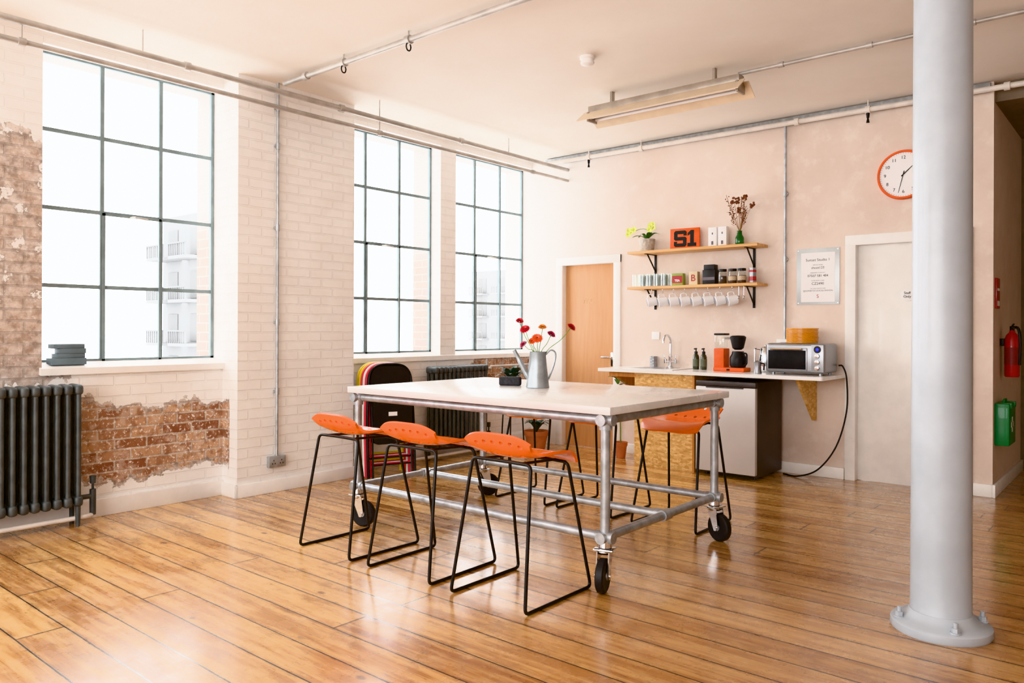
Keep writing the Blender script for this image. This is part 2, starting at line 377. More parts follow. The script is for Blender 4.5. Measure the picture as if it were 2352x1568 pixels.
# baseboards
m=MB(); m.b2(XW,XW+.025,-2.5,3.16,0,.12,.004); m.b2(XP,XP+.02,3.14,4.29,0,.1,.004); m.b2(XW,XP+.02,3.14,3.16,0,.1,.004); m.b2(XW,XW+.025,4.29,YB,0,.12,.004)
put('baseboard_left',(0,0,0),m.mesh('baseboard_left',M_white),kind='structure')
m=MB(); m.b2(-4.39,-2.11,YB-.022,YB,0,.1,.004); m.b2(-1.13,-1.0,YB-.022,YB,0,.1,.004)
put('baseboard_back',(0,0,0),m.mesh('baseboard_back',M_white),kind='structure')
m=MB(); m.b2(-1.0,-.978,YB-.022,8.6,0,.1,.004); put('baseboard_corridor',(0,0,0),m.mesh('baseboard_corridor',M_white),kind='structure')
# window sills
m=MB(); m.prism([(XG,WZ0+.01),(XW+.03,WZ0-.03),(XW+.03,WZ0-.075),(XG,WZ0-.05)],'y',1.87,3.16); put('trim_2',(0,0,0),m.mesh('trim_2',M_white,False),kind='structure')
m=MB(); m.prism([(XG,WZ0+.01),(XW+.02,WZ0-.03),(XW+.02,WZ0-.075),(XG,WZ0-.05)],'y',4.27,YB); put('trim_3',(0,0,0),m.mesh('trim_3',M_white,False),kind='structure')
# windows
def window(idx,ys,casement):
    z=[WZ0+(WZ1-WZ0)*i/4 for i in range(5)]; m=MB(); t=.0135; x0,x1=XG-.014,XG+.014
    y0,y1=ys[0],ys[-1]
    m.b2(x0,x1,y0,y0+.022,z[0],z[4]); m.b2(x0,x1,y1-.022,y1,z[0],z[4]); m.b2(x0,x1,y0,y1,z[0],z[0]+.022); m.b2(x0,x1,y0,y1,z[4]-.022,z[4])
    for y in ys[1:-1]: m.b2(x0+.004,x1-.004,y-t,y+t,z[0],z[4])
    for zz in z[1:-1]: m.b2(x0+.006,x1-.006,y0,y1,zz-t,zz+t)
    g=MB(); g.b2(XG-.003,XG+.001,y0+.01,y1-.01,z[0]+.01,z[4]-.01)
    c=MB(); a,b=ys[casement],ys[casement+1]
    zb,zt=(z[0],z[2])
    for q in ((a,a+.018,zb,zt),(b-.018,b,zb,zt),(a,b,zb,zb+.018),(a,b,zt-.018,zt)): c.b2(XG+.013,XG+.022,*q)
    h=MB(); h.tube([(XG+.016,(a+b)/2-.02,zt-.014),(XG+.06,(a+b)/2,zt-.012),(XG+.06,(a+b)/2+.09,zt-.02)],.007,6)
    put('window_%d'%idx,(0,0,0),(m.mesh('window_frame',M_frame,False),[P('glazing',g.mesh('glazing',M_glass,False)),P('casement',c.mesh('casement',M_frame,False)),P('window_latch',h.mesh('window_latch',M_pipe))]),kind='structure')
window(1,[1.885,2.315,2.735,3.155],1)
window(2,[4.272,4.685,5.11,5.538],1)
window(3,[5.762,6.205,6.625,7.028],1)
# doors
def door(idx,D,leafm,x_hand,extra):
    a,b,h=D; m=MB(); m.b2(a+.01,b-.01,YB+.055,YB+.095,.002,h-.01,.002)
    fr=MB(); w=.075
    fr.b2(a-w,a+.012,YB-.022,YB+.1,0,h+w,.004); fr.b2(b-.012,b+w,YB-.022,YB+.1,0,h+w,.004); fr.b2(a-w,b+w,YB-.024,YB+.1,h-.012,h+w,.004)
    hd=MB(); yf=YB+.055
    s=1 if x_hand<(a+b)/2 else -1
    hd.box((x_hand,yf-.004,.98),(.03,.008,.15),.003); hd.tube(fillet([(x_hand,yf,1.0),(x_hand,yf-.05,1.0),(x_hand+s*.11,yf-.05,1.0)],.02),.009,8)
    put('door_%d'%idx,(0,0,0),[P('door_leaf',m.mesh('door_leaf',leafm)),P('door_frame',fr.mesh('door_frame',M_white)),P('door_handle',hd.mesh('door_handle',M_chrome))]+extra,kind='structure')
door(1,D1,M_door,D1[1]-.07,[P('lettering',textmesh('W.C.',.085,mat('worn_lettering',(220,174,130),.5)),(-4.85,YB+.053,1.62),FR)])
sg=MB(); sg.lathe([(.05,0),(.052,.004),(.048,.006)],axis='y',seg=28)
door(2,D2,M_whitecool,D2[0]+.07+.66,[P('door_sign',sg.mesh('door_sign',M_paper),(-1.625,YB+.055,1.6),(0,0,0),(P('lettering',textmesh('Staff\nOnly',.03,M_ink),(0,-.0075,.002),FR),))])

# ------------------------------------------------------------------ pipes
def pipe_with(name,pts,r,mt,label,clamps=(),hangers=(),extra=()):
    m=MB(); m.tube(pts,r,12)
    parts=[]
    for c in clamps:
        k=MB(); ax,p=c
        p=Vector(p); d=Vector((1,0,0)) if ax=='x' else (Vector((0,1,0)) if ax=='y' else Vector((0,0,1)))
        k.cyl(p-d*.02,p+d*.02,r*1.45); parts.append(P('pipe_clamp',k.mesh('pipe_clamp',mt)))
    for h in hangers:
        k=MB(); k.tube([h[0],h[1]],.005,6); parts.append(P('pipe_hanger',k.mesh('pipe_hanger',mt)))
    return put(name,(0,0,0),(m.mesh('pipe',mt),parts+list(extra)),label,'pipe')
hy=[1.2,2.3,4.3,6.0]
pipe_with('heating_pipe',[(-5.10,-2.5,3.09),(-5.10,YB,3.09)],.021,M_pipe,'painted steel pipe hanging under the ceiling beside the windows',[('y',(-5.1,y,3.09)) for y in (.7,2.6,3.9,5.3)],[((-5.1,y,3.1),(-5.1,y,ZC)) for y in hy])
pipe_with('heating_pipe',[(-5.10,-2.5,2.97),(-5.10,YB,2.97)],.017,M_pipe,'thinner lower painted pipe running beside the windows',[('y',(-5.1,y,2.97)) for y in (1.6,4.3,6.4)],[((-5.1,y,2.98),(-5.1,y,3.068)) for y in (1.6,4.3)])
pipe_with('ceiling_pipe',[(-5.18,3.42,3.19),(3.5,3.42,3.19)],.02,M_pipe,'grey painted conduit crossing the ceiling to the window wall',[('x',(x,3.42,3.19)) for x in (-4.9,-4.45,-3.77,-1.5,.5)],[((x,3.42,3.19),(x,3.42,ZC)) for x in (-4.45,-3.77,-1.5)])
for x in (-4.45,-3.77):
    k=MB(); k.tube([(x,3.42+.02*math.cos(a),3.145+.026*math.sin(a)) for a in [2*pi*i/14 for i in range(14)]],.005,6,closed=True)
    put('hanging_hook',(0,0,0),k.mesh('hook',M_black),'small dark metal hook hanging from the ceiling conduit','hook',group='ceiling hooks')
pipe_with('ceiling_conduit',[(-2.42,5.5,3.215),(3.5,5.5,3.215)],.014,M_pipe,'thin metal conduit fixed under the ceiling beside the strip light',[('x',(x,5.5,3.215)) for x in (-2.1,-1.5,-.9,-.6)])
heads=[]
for x in (-4.75,-1.9):
    k=MB(); k.cyl((x,6.93,3.15),(x,6.93,3.1),.016,.011,12); k.cyl((x,6.93,3.1),(x,6.93,3.06),.006,.014,12)
    heads.append(P('sprinkler_head',k.mesh('sprinkler_head',M_black)))
pipe_with('sprinkler_pipe',[(-5.38,6.93,3.17),(3.5,6.93,3.17)],.022,M_pipew,'white pipe running along the top of the pink wall',[('x',(x,6.93,3.17)) for x in (-4.75,-4.1,-2.5,-1.9,-.9)],[((x,6.93,3.17),(x,6.93,ZC)) for x in (-4.75,-4.1,-1.9)],heads)
m=MB(); m.b2(-5.4,-1.02,YB-.035,YB,3.17,3.24,.003); put('cable_trunking',(0,0,0),m.mesh('trunking',M_steel),'grey metal cable trunking along the top of the wall','trunking')
def conduit(x,y,z0,z1,n,label,dirv,junctions):
    m=MB(); m.cyl((x,y,z0),(x,y,z1),.011,seg=12); parts=[]
    for z in junctions:
        k=MB(); k.cyl((x,y,z-.025),(x,y,z+.025),.017,seg=12); k.box((x-dirv[0]*.015,y-dirv[1]*.015,z),(.045 if dirv[1] else .02,.045 if dirv[0] else .02,.02),.003)
        parts.append(P('conduit_clip',k.mesh('conduit_clip',M_steel)))
    put('wall_conduit',(0,0,0),(m.mesh('conduit',M_steel),parts),label,'conduit')
conduit(XP+.026,3.49,.29,ZC,0,'galvanised conduit dropping down the white brick pier to the socket',(1,0),(.8,1.35,2.1,2.75,3.05))
conduit(-2.63,YB-.026,1.22,3.17,0,'galvanised conduit dropping down the pink wall above the counter',(0,-1),(1.95,2.55))
m=MB(); m.b2(XP,XP+.04,3.415,3.565,.2,.29,.006)
for yy in (3.455,3.525):
    for dy,dz in ((0,.012),(-.012,-.012),(.012,-.012)): m.b2(XP+.04,XP+.0415,yy+dy-.003,yy+dy+.003,.243+dz-.005,.243+dz+.005,m=1)
put('wall_socket',(0,0,0),m.mesh('socket',[M_steel,M_ink]),'metal double power socket low on the white brick pier','socket')
m=MB(); m.b2(-2.7,-2.56,YB-.05,YB,1.12,1.22,.006); m.b2(-2.66,-2.6,YB-.075,YB-.05,1.13,1.19,.01,m=1)
put('wall_socket',(0,0,0),m.mesh('socket',[M_white,M_blackp]),'power socket with black plug on the pink wall above counter','socket')
m=MB(); m.b2(-4.02,-3.93,YB-.01,YB,1.2,1.28,.004); put('wall_switch',(0,0,0),m.mesh('switch',M_white),'small white blank switch plate above the sink','switch')

# ------------------------------------------------------------------ pillar
m=MB(); m.lathe([(.127,.0),(.127,.06),(.12,.075),(.119,.3),(.116,2.0),(.113,ZC)],seg=48)
fl=MB(); fl.lathe([(.195,0),(.2,.01),(.198,.034),(.188,.043),(.156,.048),(.133,.07),(.123,.085)],seg=56)
bt=MB(); bt.lathe([(.022,0),(.022,.006),(.0001,.0061)],seg=16); bt.lathe([(.017,.006),(.017,.024),(.0001,.025)],seg=6); bt.lathe([(.009,.02),(.009,.045),(.0001,.047)],seg=12)
bme=bt.mesh('bolt',M_pillar)
put('support_column',(-.73,3.78,0),[P('column_shaft',m.mesh('column_shaft',M_pillar)),P('base_flange',fl.mesh('base_flange',M_pillar))]+[P('bolt',bme,(.168*math.cos(a),.168*math.sin(a),.044),(0,0,a)) for a in (math.radians(-150),math.radians(-60),math.radians(30),math.radians(120))],'round cast-iron column painted pale grey with bolted base flange','column')

# ------------------------------------------------------------------ table
LX0,LX1,LY0,LY1=-4.06,-2.12,3.25,4.48; RZ=.265; TZ=.85
cx,cy=(LX0+LX1)/2,(LY0+LY1)/2
def L(x,y,z): return (x-cx,y-cy,z)
parts=[]
m=MB(); m.box(L((-4.10-2.055)/2,(3.19+4.55)/2,.9),(2.045,1.36,.04),.004); parts.append(P('tabletop',m.mesh('tabletop',M_top)))
legm=MB(); legm.cyl((0,0,.225),(0,0,.878),.0245); legme=legm.mesh('leg',M_steel)
fit=MB(); fit.cyl((0,0,-.05),(0,0,.028),.033); fit.cyl((-.05,0,0),(.05,0,0),.029); fit.cyl((0,-.05,0),(0,.05,0),.029); fitme=fit.mesh('pipe_fitting',M_steel)
plate=MB()
plate.cyl((0,0,.215),(0,0,.25),.035); plate.box((0,0,.208),(.1,.1,.008),.002); plate.lathe([(.04,.185),(.045,.195),(.04,.204)])
for sgn in (-1,1): plate.prism([(-.03,.2),(.045,.2),(.062,.09),(.045,.065),(.03,.065)],'y',sgn*.03-.003,sgn*.03+.003)
plate.cyl((.045,-.04,.085),(.045,.04,.085),.01)
plme=plate.mesh('castor',M_chrome)
wh=MB(); wh.lathe([(.055,-.02),(.075,-.022),(.085,-.015),(.085,.015),(.075,.022),(.055,.02)],axis='y',seg=36); wh.lathe([(.0001,-.019),(.056,-.018),(.056,.018),(.0001,.019)],axis='y',seg=30,m=1); wh.lathe([(.0001,-.026),(.02,-.026),(.02,.026),(.0001,.026)],axis='y',m=1)
whme=wh.mesh('wheel',[M_rubber,M_steel])
for (x,y,a) in ((LX0,LY0,.3),(LX1,LY0,-1.25),(LX0,LY1,1.0),(LX1,LY1,-.35)):
    parts.append(P('leg',legme,L(x,y,0)))
    parts.append(P('pipe_fitting',fitme,L(x,y,TZ))); parts.append(P('pipe_fitting',fitme,L(x,y,RZ)))
    parts.append(P('castor',plme,L(x,y,0),(0,0,a),(P('wheel',whme,(.045,0,.085)),)))
def rail(a,b):
    k=MB(); k.cyl(a,b,.0235); parts.append(P('rail',k.mesh('rail',M_steel)))
for z in (TZ,RZ):
    for y in (LY0,LY1): rail(L(LX0,y,z),L(LX1,y,z))
    for x in (LX0,LX1): rail(L(x,LY0,z),L(x,LY1,z))
rail(L(LX0,3.86,RZ),L(LX1,3.86,RZ))
for x in (LX0,LX1):
    k=MB(); k.cyl(L(x,3.82,RZ),L(x,3.9,RZ),.031); k.cyl(L(x-.0,3.86,RZ),L(x+(.06 if x<cx else -.06),3.86,RZ),.031); parts.append(P('pipe_fitting',k.mesh('pipe_fitting',M_steel)))
put('work_table',(cx,cy,0),parts,'large pale-topped table on a galvanised tube frame with castors','table')

# ------------------------------------------------------------------ stools
def seat_mesh():
    ns,nt=36,32; vs=[];fs=[]; T0=.36
    def pt(s,t):
        ww=.208+.022*math.sin(pi*min(1,max(0,(t-.15)/.85)))
        if t<.3: ww-=.012*math.sin(pi*t/.3)
        cut=.06*abs(s)**3.5
        p=max(0,(T0-t)/T0)
        if t<T0: y=-.098-.118*p**.82
        else: y=-.098+(t-T0)/(1-T0)*.338
        if t<T0: y+=cut*.35*p**1.2
        if t>.7: y-=cut*((t-.7)/.3)**1.3
        x=s*ww
        z=.108*p**1.4*(1-.36*abs(s)**3.6)
        fr=max(0,(t-.7)/.3); z-=.062*fr**2*(1-.2*s*s)
        mid=math.sin(pi*min(1,max(0,(t-.1)/.85)))
        z+=mid*(.032*abs(s)**2.4-.014)
        z+=.012*math.cos(s*pi*1.0)*max(0,(t-.5))
        return (x,y,z)
    for j in range(nt+1):
        for i in range(ns+1): vs.append(pt(-1+2*i/ns,j/nt))
    for j in range(nt):
        for i in range(ns):
            o=j*(ns+1)+i; fs.append((o,o+1,o+ns+2,o+ns+1))
    me=bpy.data.meshes.new('seat'); me.from_pydata(vs,[],fs); me.materials.append(M_orange)
    o=bpy.data.objects.new('tmpseat',me); COL.objects.link(o)
    so=o.modifiers.new('s','SOLIDIFY'); so.thickness=.013; so.offset=0
    k=MB()
    for i,(sx,t) in enumerate([(-.7,.12),(-.42,.11),(-.14,.11),(.14,.11),(.42,.11),(.7,.12),(-.5,.29),(-.17,.29),(.17,.29),(.5,.29)]):
        p=Vector(pt(sx,t)); r=.0135 if t<.2 else .0105
        e=.01; du=Vector(pt(sx+e,t))-Vector(pt(sx-e,t)); dv=Vector(pt(sx,t+e))-Vector(pt(sx,t-e)); n=du.cross(dv).normalized()
        k.cyl(p-n*.025,p+n*.025,r,seg=18)
    cm=k.mesh('cut',M_orange,False); co=bpy.data.objects.new('tmpcut',cm); COL.objects.link(co)
    b=o.modifiers.new('b','BOOLEAN'); b.object=co; b.operation='DIFFERENCE'; b.solver='EXACT'
    dg=bpy.context.evaluated_depsgraph_get(); r=bpy.data.meshes.new_from_object(o.evaluated_get(dg))
    bpy.data.objects.remove(o); bpy.data.objects.remove(co)
    r.materials.clear(); r.materials.append(M_orange)
    r.polygons.foreach_set('material_index',[0]*len(r.polygons))
    r.polygons.foreach_set('use_smooth',[True]*len(r.polygons)); r.set_sharp_from_angle(angle=math.radians(40)); r.name='seat'
    return r
seatme=seat_mesh()
sl=MB(); R=.0085
for s in (-1,1):
    sl.tube(fillet([(s*.05,-.15,.665),(s*.185,-.16,.665),(s*.235,-.262,R),(s*.235,.262,R),(s*.19,.125,.645),(s*.05,.12,.65)],.03),R,10)
sleg=sl.mesh('sled_frame',M_black)
cb=MB(); cb.cyl((-.06,-.15,.665),(.06,-.15,.665),R,seg=10); cb.cyl((-.06,.12,.65),(.06,.12,.65),R,seg=10); cb.cyl((-.12,-.15,.665),(-.12,.12,.652),R*.8,seg=8); cb.cyl((.12,-.15,.665),(.12,.12,.652),R*.8,seg=8)
cbme=cb.mesh('seat_support',M_black)
sp=[P('seat',seatme,(0,0,.695)),P('sled_frame',sleg),P('seat_support',cbme)]
lab='orange moulded plastic stool on black wire sled legs, '
for x,y,a,t in ((-2.43,2.97,0,'beside table corner'),(-3.065,2.97,.02,'between two stools'),(-3.685,2.965,-.01,'facing table'),
                (-2.48,4.738,pi,'near fridge'),(-3.11,4.745,pi-.02,'facing table'),(-3.70,4.745,pi+.02,'near radiator')):
    put('bar_stool',(x,y,0),sp,lab+t,'stool',rot=a,group='orange stools around the table')

# ------------------------------------------------------------------ watering can with flowers
can=MB(); can.lathe([(.074,0),(.077,.004),(.075,.012),(.06,.14),(.052,.23),(.055,.236),(.051,.236),(.047,.225),(.055,.12),(.068,.015),(.0001,.012)],seg=36)
sp1=MB(); dirs=Vector((-.765,-.644,0)); side=Vector((.765,.644,0))
sp1.tube(spline([dirs*.055+Vector((0,0,.06)),dirs*.09+Vector((0,0,.12)),dirs*.125+Vector((0,0,.19)),dirs*.155+Vector((0,0,.245))],6),[.02]*4+[.017]*8+[.013]*7,12)
hd=MB(); hd.tube(spline([side*.05+Vector((0,0,.215)),side*.085+Vector((0,0,.245)),side*.115+Vector((0,0,.225)),side*.108+Vector((0,0,.16)),side*.08+Vector((0,0,.08)),side*.068+Vector((0,0,.055))],6),.006,8)
CX,CY=-3.11,3.96; TT=.92
put('watering_can',(CX,CY,TT),[P('can_body',can.mesh('can_body',M_zinc)),P('spout',sp1.mesh('spout',M_zinc)),P('handle',hd.mesh('handle',M_zinc))],'galvanised watering can used as a vase on the table','watering can')
def gerbera(r,pm):
    k=MB()
    for ring,(n,rr,zz,up) in enumerate(((18,r,0,.004),(16,r*.8,.004,.01),(12,r*.55,.007,.014))):
        for i in range(n):
            a=2*pi*i/n+ring*.2
            k.leaf((.1*rr*math.cos(a),.1*rr*math.sin(a),zz),(rr*math.cos(a),rr*math.sin(a),zz+up),rr*.34,droop=.003,n=4)
    k.ball((0,0,.009),r*.2,m=1,sq=(1,1,.4)); return k.mesh('petals',[pm,M_eye])
Rv=Vector((.765,.644,0)); Dv=Vector((-.644,.765,0))
flowers=[(-.12,.43,M_red,.03,0,(.1,.4),'red'),(-.083,.378,M_red,.038,-.03,(-.3,.6),'red'),(-.09,.278,M_pink,.033,.02,(-.6,.3),'crimson'),(-.006,.32,M_orp,.04,-.05,(0,.8),'orange'),(.031,.39,M_yel,.033,.03,(0,.3),'amber'),(.085,.345,M_pink,.034,-.01,(.4,.4),'crimson'),(.216,.392,M_red,.036,.0,(.6,.4),'red'),(-.035,.30,M_orp,.03,.0,(-.2,.6),'orange')]
for i,(rx,hz,c,r,df,tl,lb) in enumerate(flowers):
    off=Rv*rx+Dv*df
    st=MB(); tip=off+Vector((0,0,hz)); st.tube(spline([(0.01*math.cos(i*2),.01*math.sin(i*2),.02),tuple(off*.22+Vector((0,0,.22))),tuple(off*.7+Vector((0,0,.22+(hz-.22)*.55))),tuple(tip)],6),.0025,6)
    n=(Rv*tl[0]-Dv*tl[1]+Vector((0,0,.7))).normalized(); e=n.to_track_quat('Z','Y').to_euler()
    put('gerbera_flower',(CX,CY,TT),[P('stem',st.mesh('stem',M_stem)),P('flower_head',gerbera(r,c),tuple(tip),tuple(e))],lb+' gerbera flower standing in the watering can','flower',group='gerberas in the watering can')
m=MB(); m.box((0,0,.03),(.15,.055,.06),.012,seg=3); put('portable_speaker',(-3.37,3.99,TT),m.mesh('speaker',M_fab),'small dark grey fabric speaker on the table','speaker',rot=.45)

# ------------------------------------------------------------------ radiators
def radiator(y0,n,pitch,label):
    x=XW+.14; z0,z1=.13,.93; m=MB()
    for i in range(n):
        y=y0+pitch*(i+.5)
        for dx in (-.055,0,.055):
            m.tube([(x+dx,y,z0+.05),(x+dx,y,z1-.05)],.0165,10)
        for z in (z0+.035,z1-.035): m.box((x,y,z),(.16,pitch*.86,.07),.022,seg=3)
        for z in (z0+.045,z1-.045): m.cyl((x,y-pitch*.5,z),(x,y+pitch*.5,z),.02,seg=10)
    ft=[]
    for y in (y0+pitch*.5,y0+pitch*(n-.5)):
        for dx in (-.05,.05):
            k=MB(); k.cyl((x+dx,y,0),(x+dx,y,z0+.04),.014,.018,10); ft.append(P('foot',k.mesh('foot',M_rad)))
    va=MB(); ye=y0+pitch*n; va.cyl((x,ye-.01,z0+.045),(x,ye+.08,z0+.045),.016); va.cyl((x,ye+.08,.05),(x,ye+.08,z0+.09),.02); va.cyl((x,ye+.08,z0+.09),(x,ye+.08,z0+.14),.008); va.cyl((x,ye+.08,z0+.13),(x,ye+.08,z0+.18),.018,.02)
    pp=MB(); pp.tube(fillet([(x,ye+.08,.09),(x,ye+.08,.05),(x+.03,ye+.02,.05),(x+.03,y0-.5,.05)],.03),.016,10)
    put('radiator',(0,0,0),[P('radiator_body',m.mesh('radiator_body',M_rad)),P('valve',va.mesh('valve',M_rad)),P('supply_pipe',pp.mesh('supply_pipe',M_pipew))]+ft,label,'radiator')
radiator(1.25,13,.063,'dark grey cast-iron column radiator beneath the large window')
radiator(5.27,13,.06,'dark grey column radiator below the far windows')
m=MB(); m.tube(fillet([(XW+.1,6.2,.86),(XW+.1,6.2,.9),(XW+.07,6.9,.9)],.02),.014,8); m.cyl((XW+.1,6.14,.86),(XW+.1,6.14,.98),.014,seg=12); m.cyl((XW+.1,6.06,.88),(XW+.1,6.2,.88),.016,seg=12); put('radiator_pipe',(0,0,0),m.mesh('radiator_pipe',M_pipe),'painted feed pipe beside the far radiator','pipe')
M_slate=mat('case_slate',(104,120,128),.6)
for i,(w,d,h) in enumerate(((.1,.22,.045),(.09,.18,.03),(.09,.17,.035),(.09,.2,.03))):
    m=MB(); m.box((0,0,h/2),(w,d,h),.003); put('folded_case',(XG+.085,2.07+.012*((i*7)%3-1),1.05+[0,.045,.075,.11][i]),m.mesh('case',M_slate),'thin blue-grey case stacked on the window sill','case',rot=.05*(i%2),group='cases stacked on the sill')

# ------------------------------------------------------------------ folding chairs
def folding_chair(cm):
    fr=MB(); fr.tube(fillet([(-.215,0,.012),(-.215,.02,.5),(-.19,.03,.99),(.19,.03,.99),(.215,.02,.5),(.215,0,.012)],.15,10),.013,8)
    fr.tube(fillet([(-.18,-.02,.012),(-.18,.0,.66),(.18,.0,.66),(.18,-.02,.012)],.04),.009,8)
    fr.cyl((-.215,.005,.18),(.215,.005,.18),.007,seg=8); fr.cyl((-.18,-.01,.12),(.18,-.01,.12),.007,seg=8)
    bk=MB()
    pts=fillet([(-.18,.73),(-.178,.975),(.178,.975),(.18,.73)],.14,10)
    bk.prism([(p[0],p[1]) for p in pts],'y',.012,.034)
    st=MB(); poly=[(p[0],p[1]) for p in fillet([(-.175,.3),(-.185,.69),(.185,.69),(.175,.3)],.05,5,closed=True)]
    st.prism(poly,'y',-.035,-.012)
    lb=MB(); lb.box((.0,-.0358,.56),(.08,.001,.035)); 
    return [P('chair_frame',fr.mesh('chair_frame',cm)),P('backrest',bk.mesh('backrest',M_blackp)),P('seat',st.mesh('seat',M_blackp),(0,0,0),(0,0,0),(P('sticker',lb.mesh('sticker',M_paper)),))]
ca=math.radians(70)
back=Vector((-math.sin(ca),math.cos(ca),0))
for i,(cm,nm) in enumerate(((M_black,'black'),(M_chr,'red'),(M_chw,'white'),(M_chr,'red'),(M_chy,'yellow'),(M_chy,'yellow'))):
    p=Vector((-5.13,4.48,0))+back*.056*i
    put('folding_chair',p,folding_chair(cm),'folded %s-framed chair leaning in a stack beside the pier'%nm,'chair',rot=(math.radians(-2.0),0,ca),group='stack of folding chairs')

# ------------------------------------------------------------------ kitchen
CT=.92
m=MB(); poly=[(p[0],p[1]) for p in fillet([(-4.28,6.4),(-2.09,6.4),(-2.09,YB),(-4.28,YB)],.03,4,closed=True)]
m.prism(poly,'z',CT-.03,CT); put('kitchen_worktop',(0,0,0),m.mesh('worktop',M_counter),'long white laminate worktop mounted along the pink wall','worktop')
m=MB(); m.b2(-3.89,-3.27,6.47,6.49,.0,.89); s=MB(); s.b2(-3.27,-3.25,6.45,7.0,0,.89); s2=MB(); s2.b2(-3.89,-3.87,6.49,7.0,0,.89)
put('sink_cabinet',(0,0,0),[P('front_panel',m.mesh('front_panel',M_osb)),P('side_panel',s.mesh('side_panel',M_ply)),P('side_panel',s2.mesh('side_panel',M_ply))],'open strand board cabinet beneath the sink worktop','cabinet')
def wbr(x):
    m=MB(); m.prism([(6.55,.89),(YB-.002,.89),(YB-.002,.5),(6.97,.5)],'x',x-.012,x+.012); return m
put('worktop_bracket',(0,0,0),wbr(-2.36).mesh('bracket',M_osb),'triangular strand board bracket under the worktop end','bracket')
m=MB(); m.prism([(6.5,.89),(YB-.002,.89),(YB-.002,.66),(6.97,.66),(6.6,.83)],'x',-4.2,-4.16); m.b2(-4.2,-3.9,6.5,6.54,.84,.89)
put('worktop_bracket',(0,0,0),m.mesh('bracket',M_ply),'wooden support bracket under the worktop near the door','bracket')
m=MB(); m.b2(-4.05,-3.5,6.5,6.93,CT,CT+.006,.002); 
b=MB(); b.b2(-3.98,-3.62,6.54,6.88,CT+.0062,CT+.0075)
put('kitchen_sink',(0,0,0),[P('sink_rim',m.mesh('sink_rim',M_counter)),P('basin',b.mesh('basin',M_alu))],'white inset sink in the worktop','sink')
t=MB(); t.tube(spline([(0,0,.0),(0,0,.16),(0,-.0,.27),(0,-.05,.325),(0,-.11,.32),(0,-.14,.28),(0,-.145,.25)],6),.0115,10)
bs=MB(); bs.lathe([(.026,0),(.026,.01),(.018,.02),(.018,.1),(.02,.12),(.0001,.122)]); bs.cyl((-.06,0,.06),(.06,0,.06),.011)
lv=[]
for s_ in (-1,1):
    k=MB(); k.cyl((s_*.055,0,.045),(s_*.055,0,.085),.016); k.tube([(s_*.056,0,.083),(s_*.075,-.02,.13)],.005,8); lv.append(P('lever',k.mesh('lever',M_chrome)))
put('kitchen_tap',(-3.77,6.96,CT),[P('spout',t.mesh('spout',M_chrome)),P('tap_base',bs.mesh('tap_base',M_chrome))]+lv,'tall chrome swan-neck mixer tap behind the sink','tap')
m=MB(); m.lathe([(.036,0),(.038,.11),(.034,.11),(.032,.005),(.0001,.004)]);
for z in (.03,.06,.09): m.lathe([(.0375,z),(.0395,z+.004),(.0375,z+.008)])
put('metal_cup',(-3.97,6.975,CT),m.mesh('cup',M_alu),'ribbed metal cup beside the tap','cup')
for x in (-3.44,-3.36):
    m=MB(); m.lathe([(.029,0),(.031,.005),(.031,.12),(.024,.14),(.013,.15),(.013,.165),(.0001,.166)])
    pu=MB(); pu.lathe([(.016,.15),(.016,.172),(.006,.175),(.005,.2)]); pu.tube([(0,.01,.2),(0,-.035,.198)],.007,8)
    lb=MB(); lb.lathe([(.0315,.03),(.0315,.1)],seg=28)
    put('soap_bottle',(x,6.86,CT+.0),[P('bottle',m.mesh('bottle',M_amber)),P('pump',pu.mesh('pump',M_blackp)),P('paper_label',lb.mesh('paper_label',mat('bottle_label',(96,104,84),.6)))],'dark glass soap bottle with black pump beside the sink','bottle',group='soap bottles by the sink')
# fridge
b=MB(); b.b2(-3.2,-2.645,6.43,6.98,.03,.845,.006)
for x in (-3.15,-2.7):
    for y in (6.5,6.9): b.cyl((x,y,0),(x,y,.04),.018,seg=12)
d=MB(); d.b2(-3.2,-2.645,6.375,6.425,.05,.8,.008); tr=MB(); tr.b2(-3.2,-2.645,6.38,6.43,.805,.85,.006,0)
h=MB(); h.b2(-3.1,-2.75,6.372,6.378,.79,.8)
put('fridge',(0,0,0),[P('fridge_body',b.mesh('fridge_body',M_darkgrey)),P('fridge_door',d.mesh('fridge_door',M_fridge),(0,0,0),(0,0,0),(P('handle',h.mesh('handle',M_darkgrey)),)),P('top_trim',tr.mesh('top_trim',M_darkgrey))],'under-counter fridge with brushed silver door and dark sides','fridge')
# toaster oven
TX,TY=-2.375,6.72
b=MB(); b.box((0,0,.145),(.5,.33,.25),.022,seg=3)
for x in (-.2,.2):
    for y in (-.12,.12): b.cyl((x,y,0),(x,y,.03),.014,seg=10)
w=MB(); w.box((-.065,-.168,.135),(.34,.012,.19),.005,m=0); w.box((-.065,-.1755,.13),(.32,.004,.16),.001,m=1)
hh=MB(); hh.tube([(-.2,-.2,.222),(.07,-.2,.222)],.009,8); hh.cyl((-.19,-.17,.222),(-.19,-.2,.222),.006); hh.cyl((.06,-.17,.222),(.06,-.2,.222),.006)
pn=MB(); pn.box((.19,-.168,.145),(.1,.008,.23),.003)
kn=[]
for z in (.165,.115,.065):
    k=MB(); k.lathe([(.02,0),(.018,.02),(.0001,.021)],(.19,-.172,z),axis='y',seg=20); kn.append(P('knob',k.mesh('knob',M_chrome)))
ds=MB(); ds.lathe([(.015,0),(.013,.006),(.0001,.0065)],(.19,-.172,.22),axis='y',seg=24); 
rg=MB(); rg.lathe([(.03,0),(.03,.003),(.015,.0035)],(.19,-.1715,.22),axis='y',seg=24)
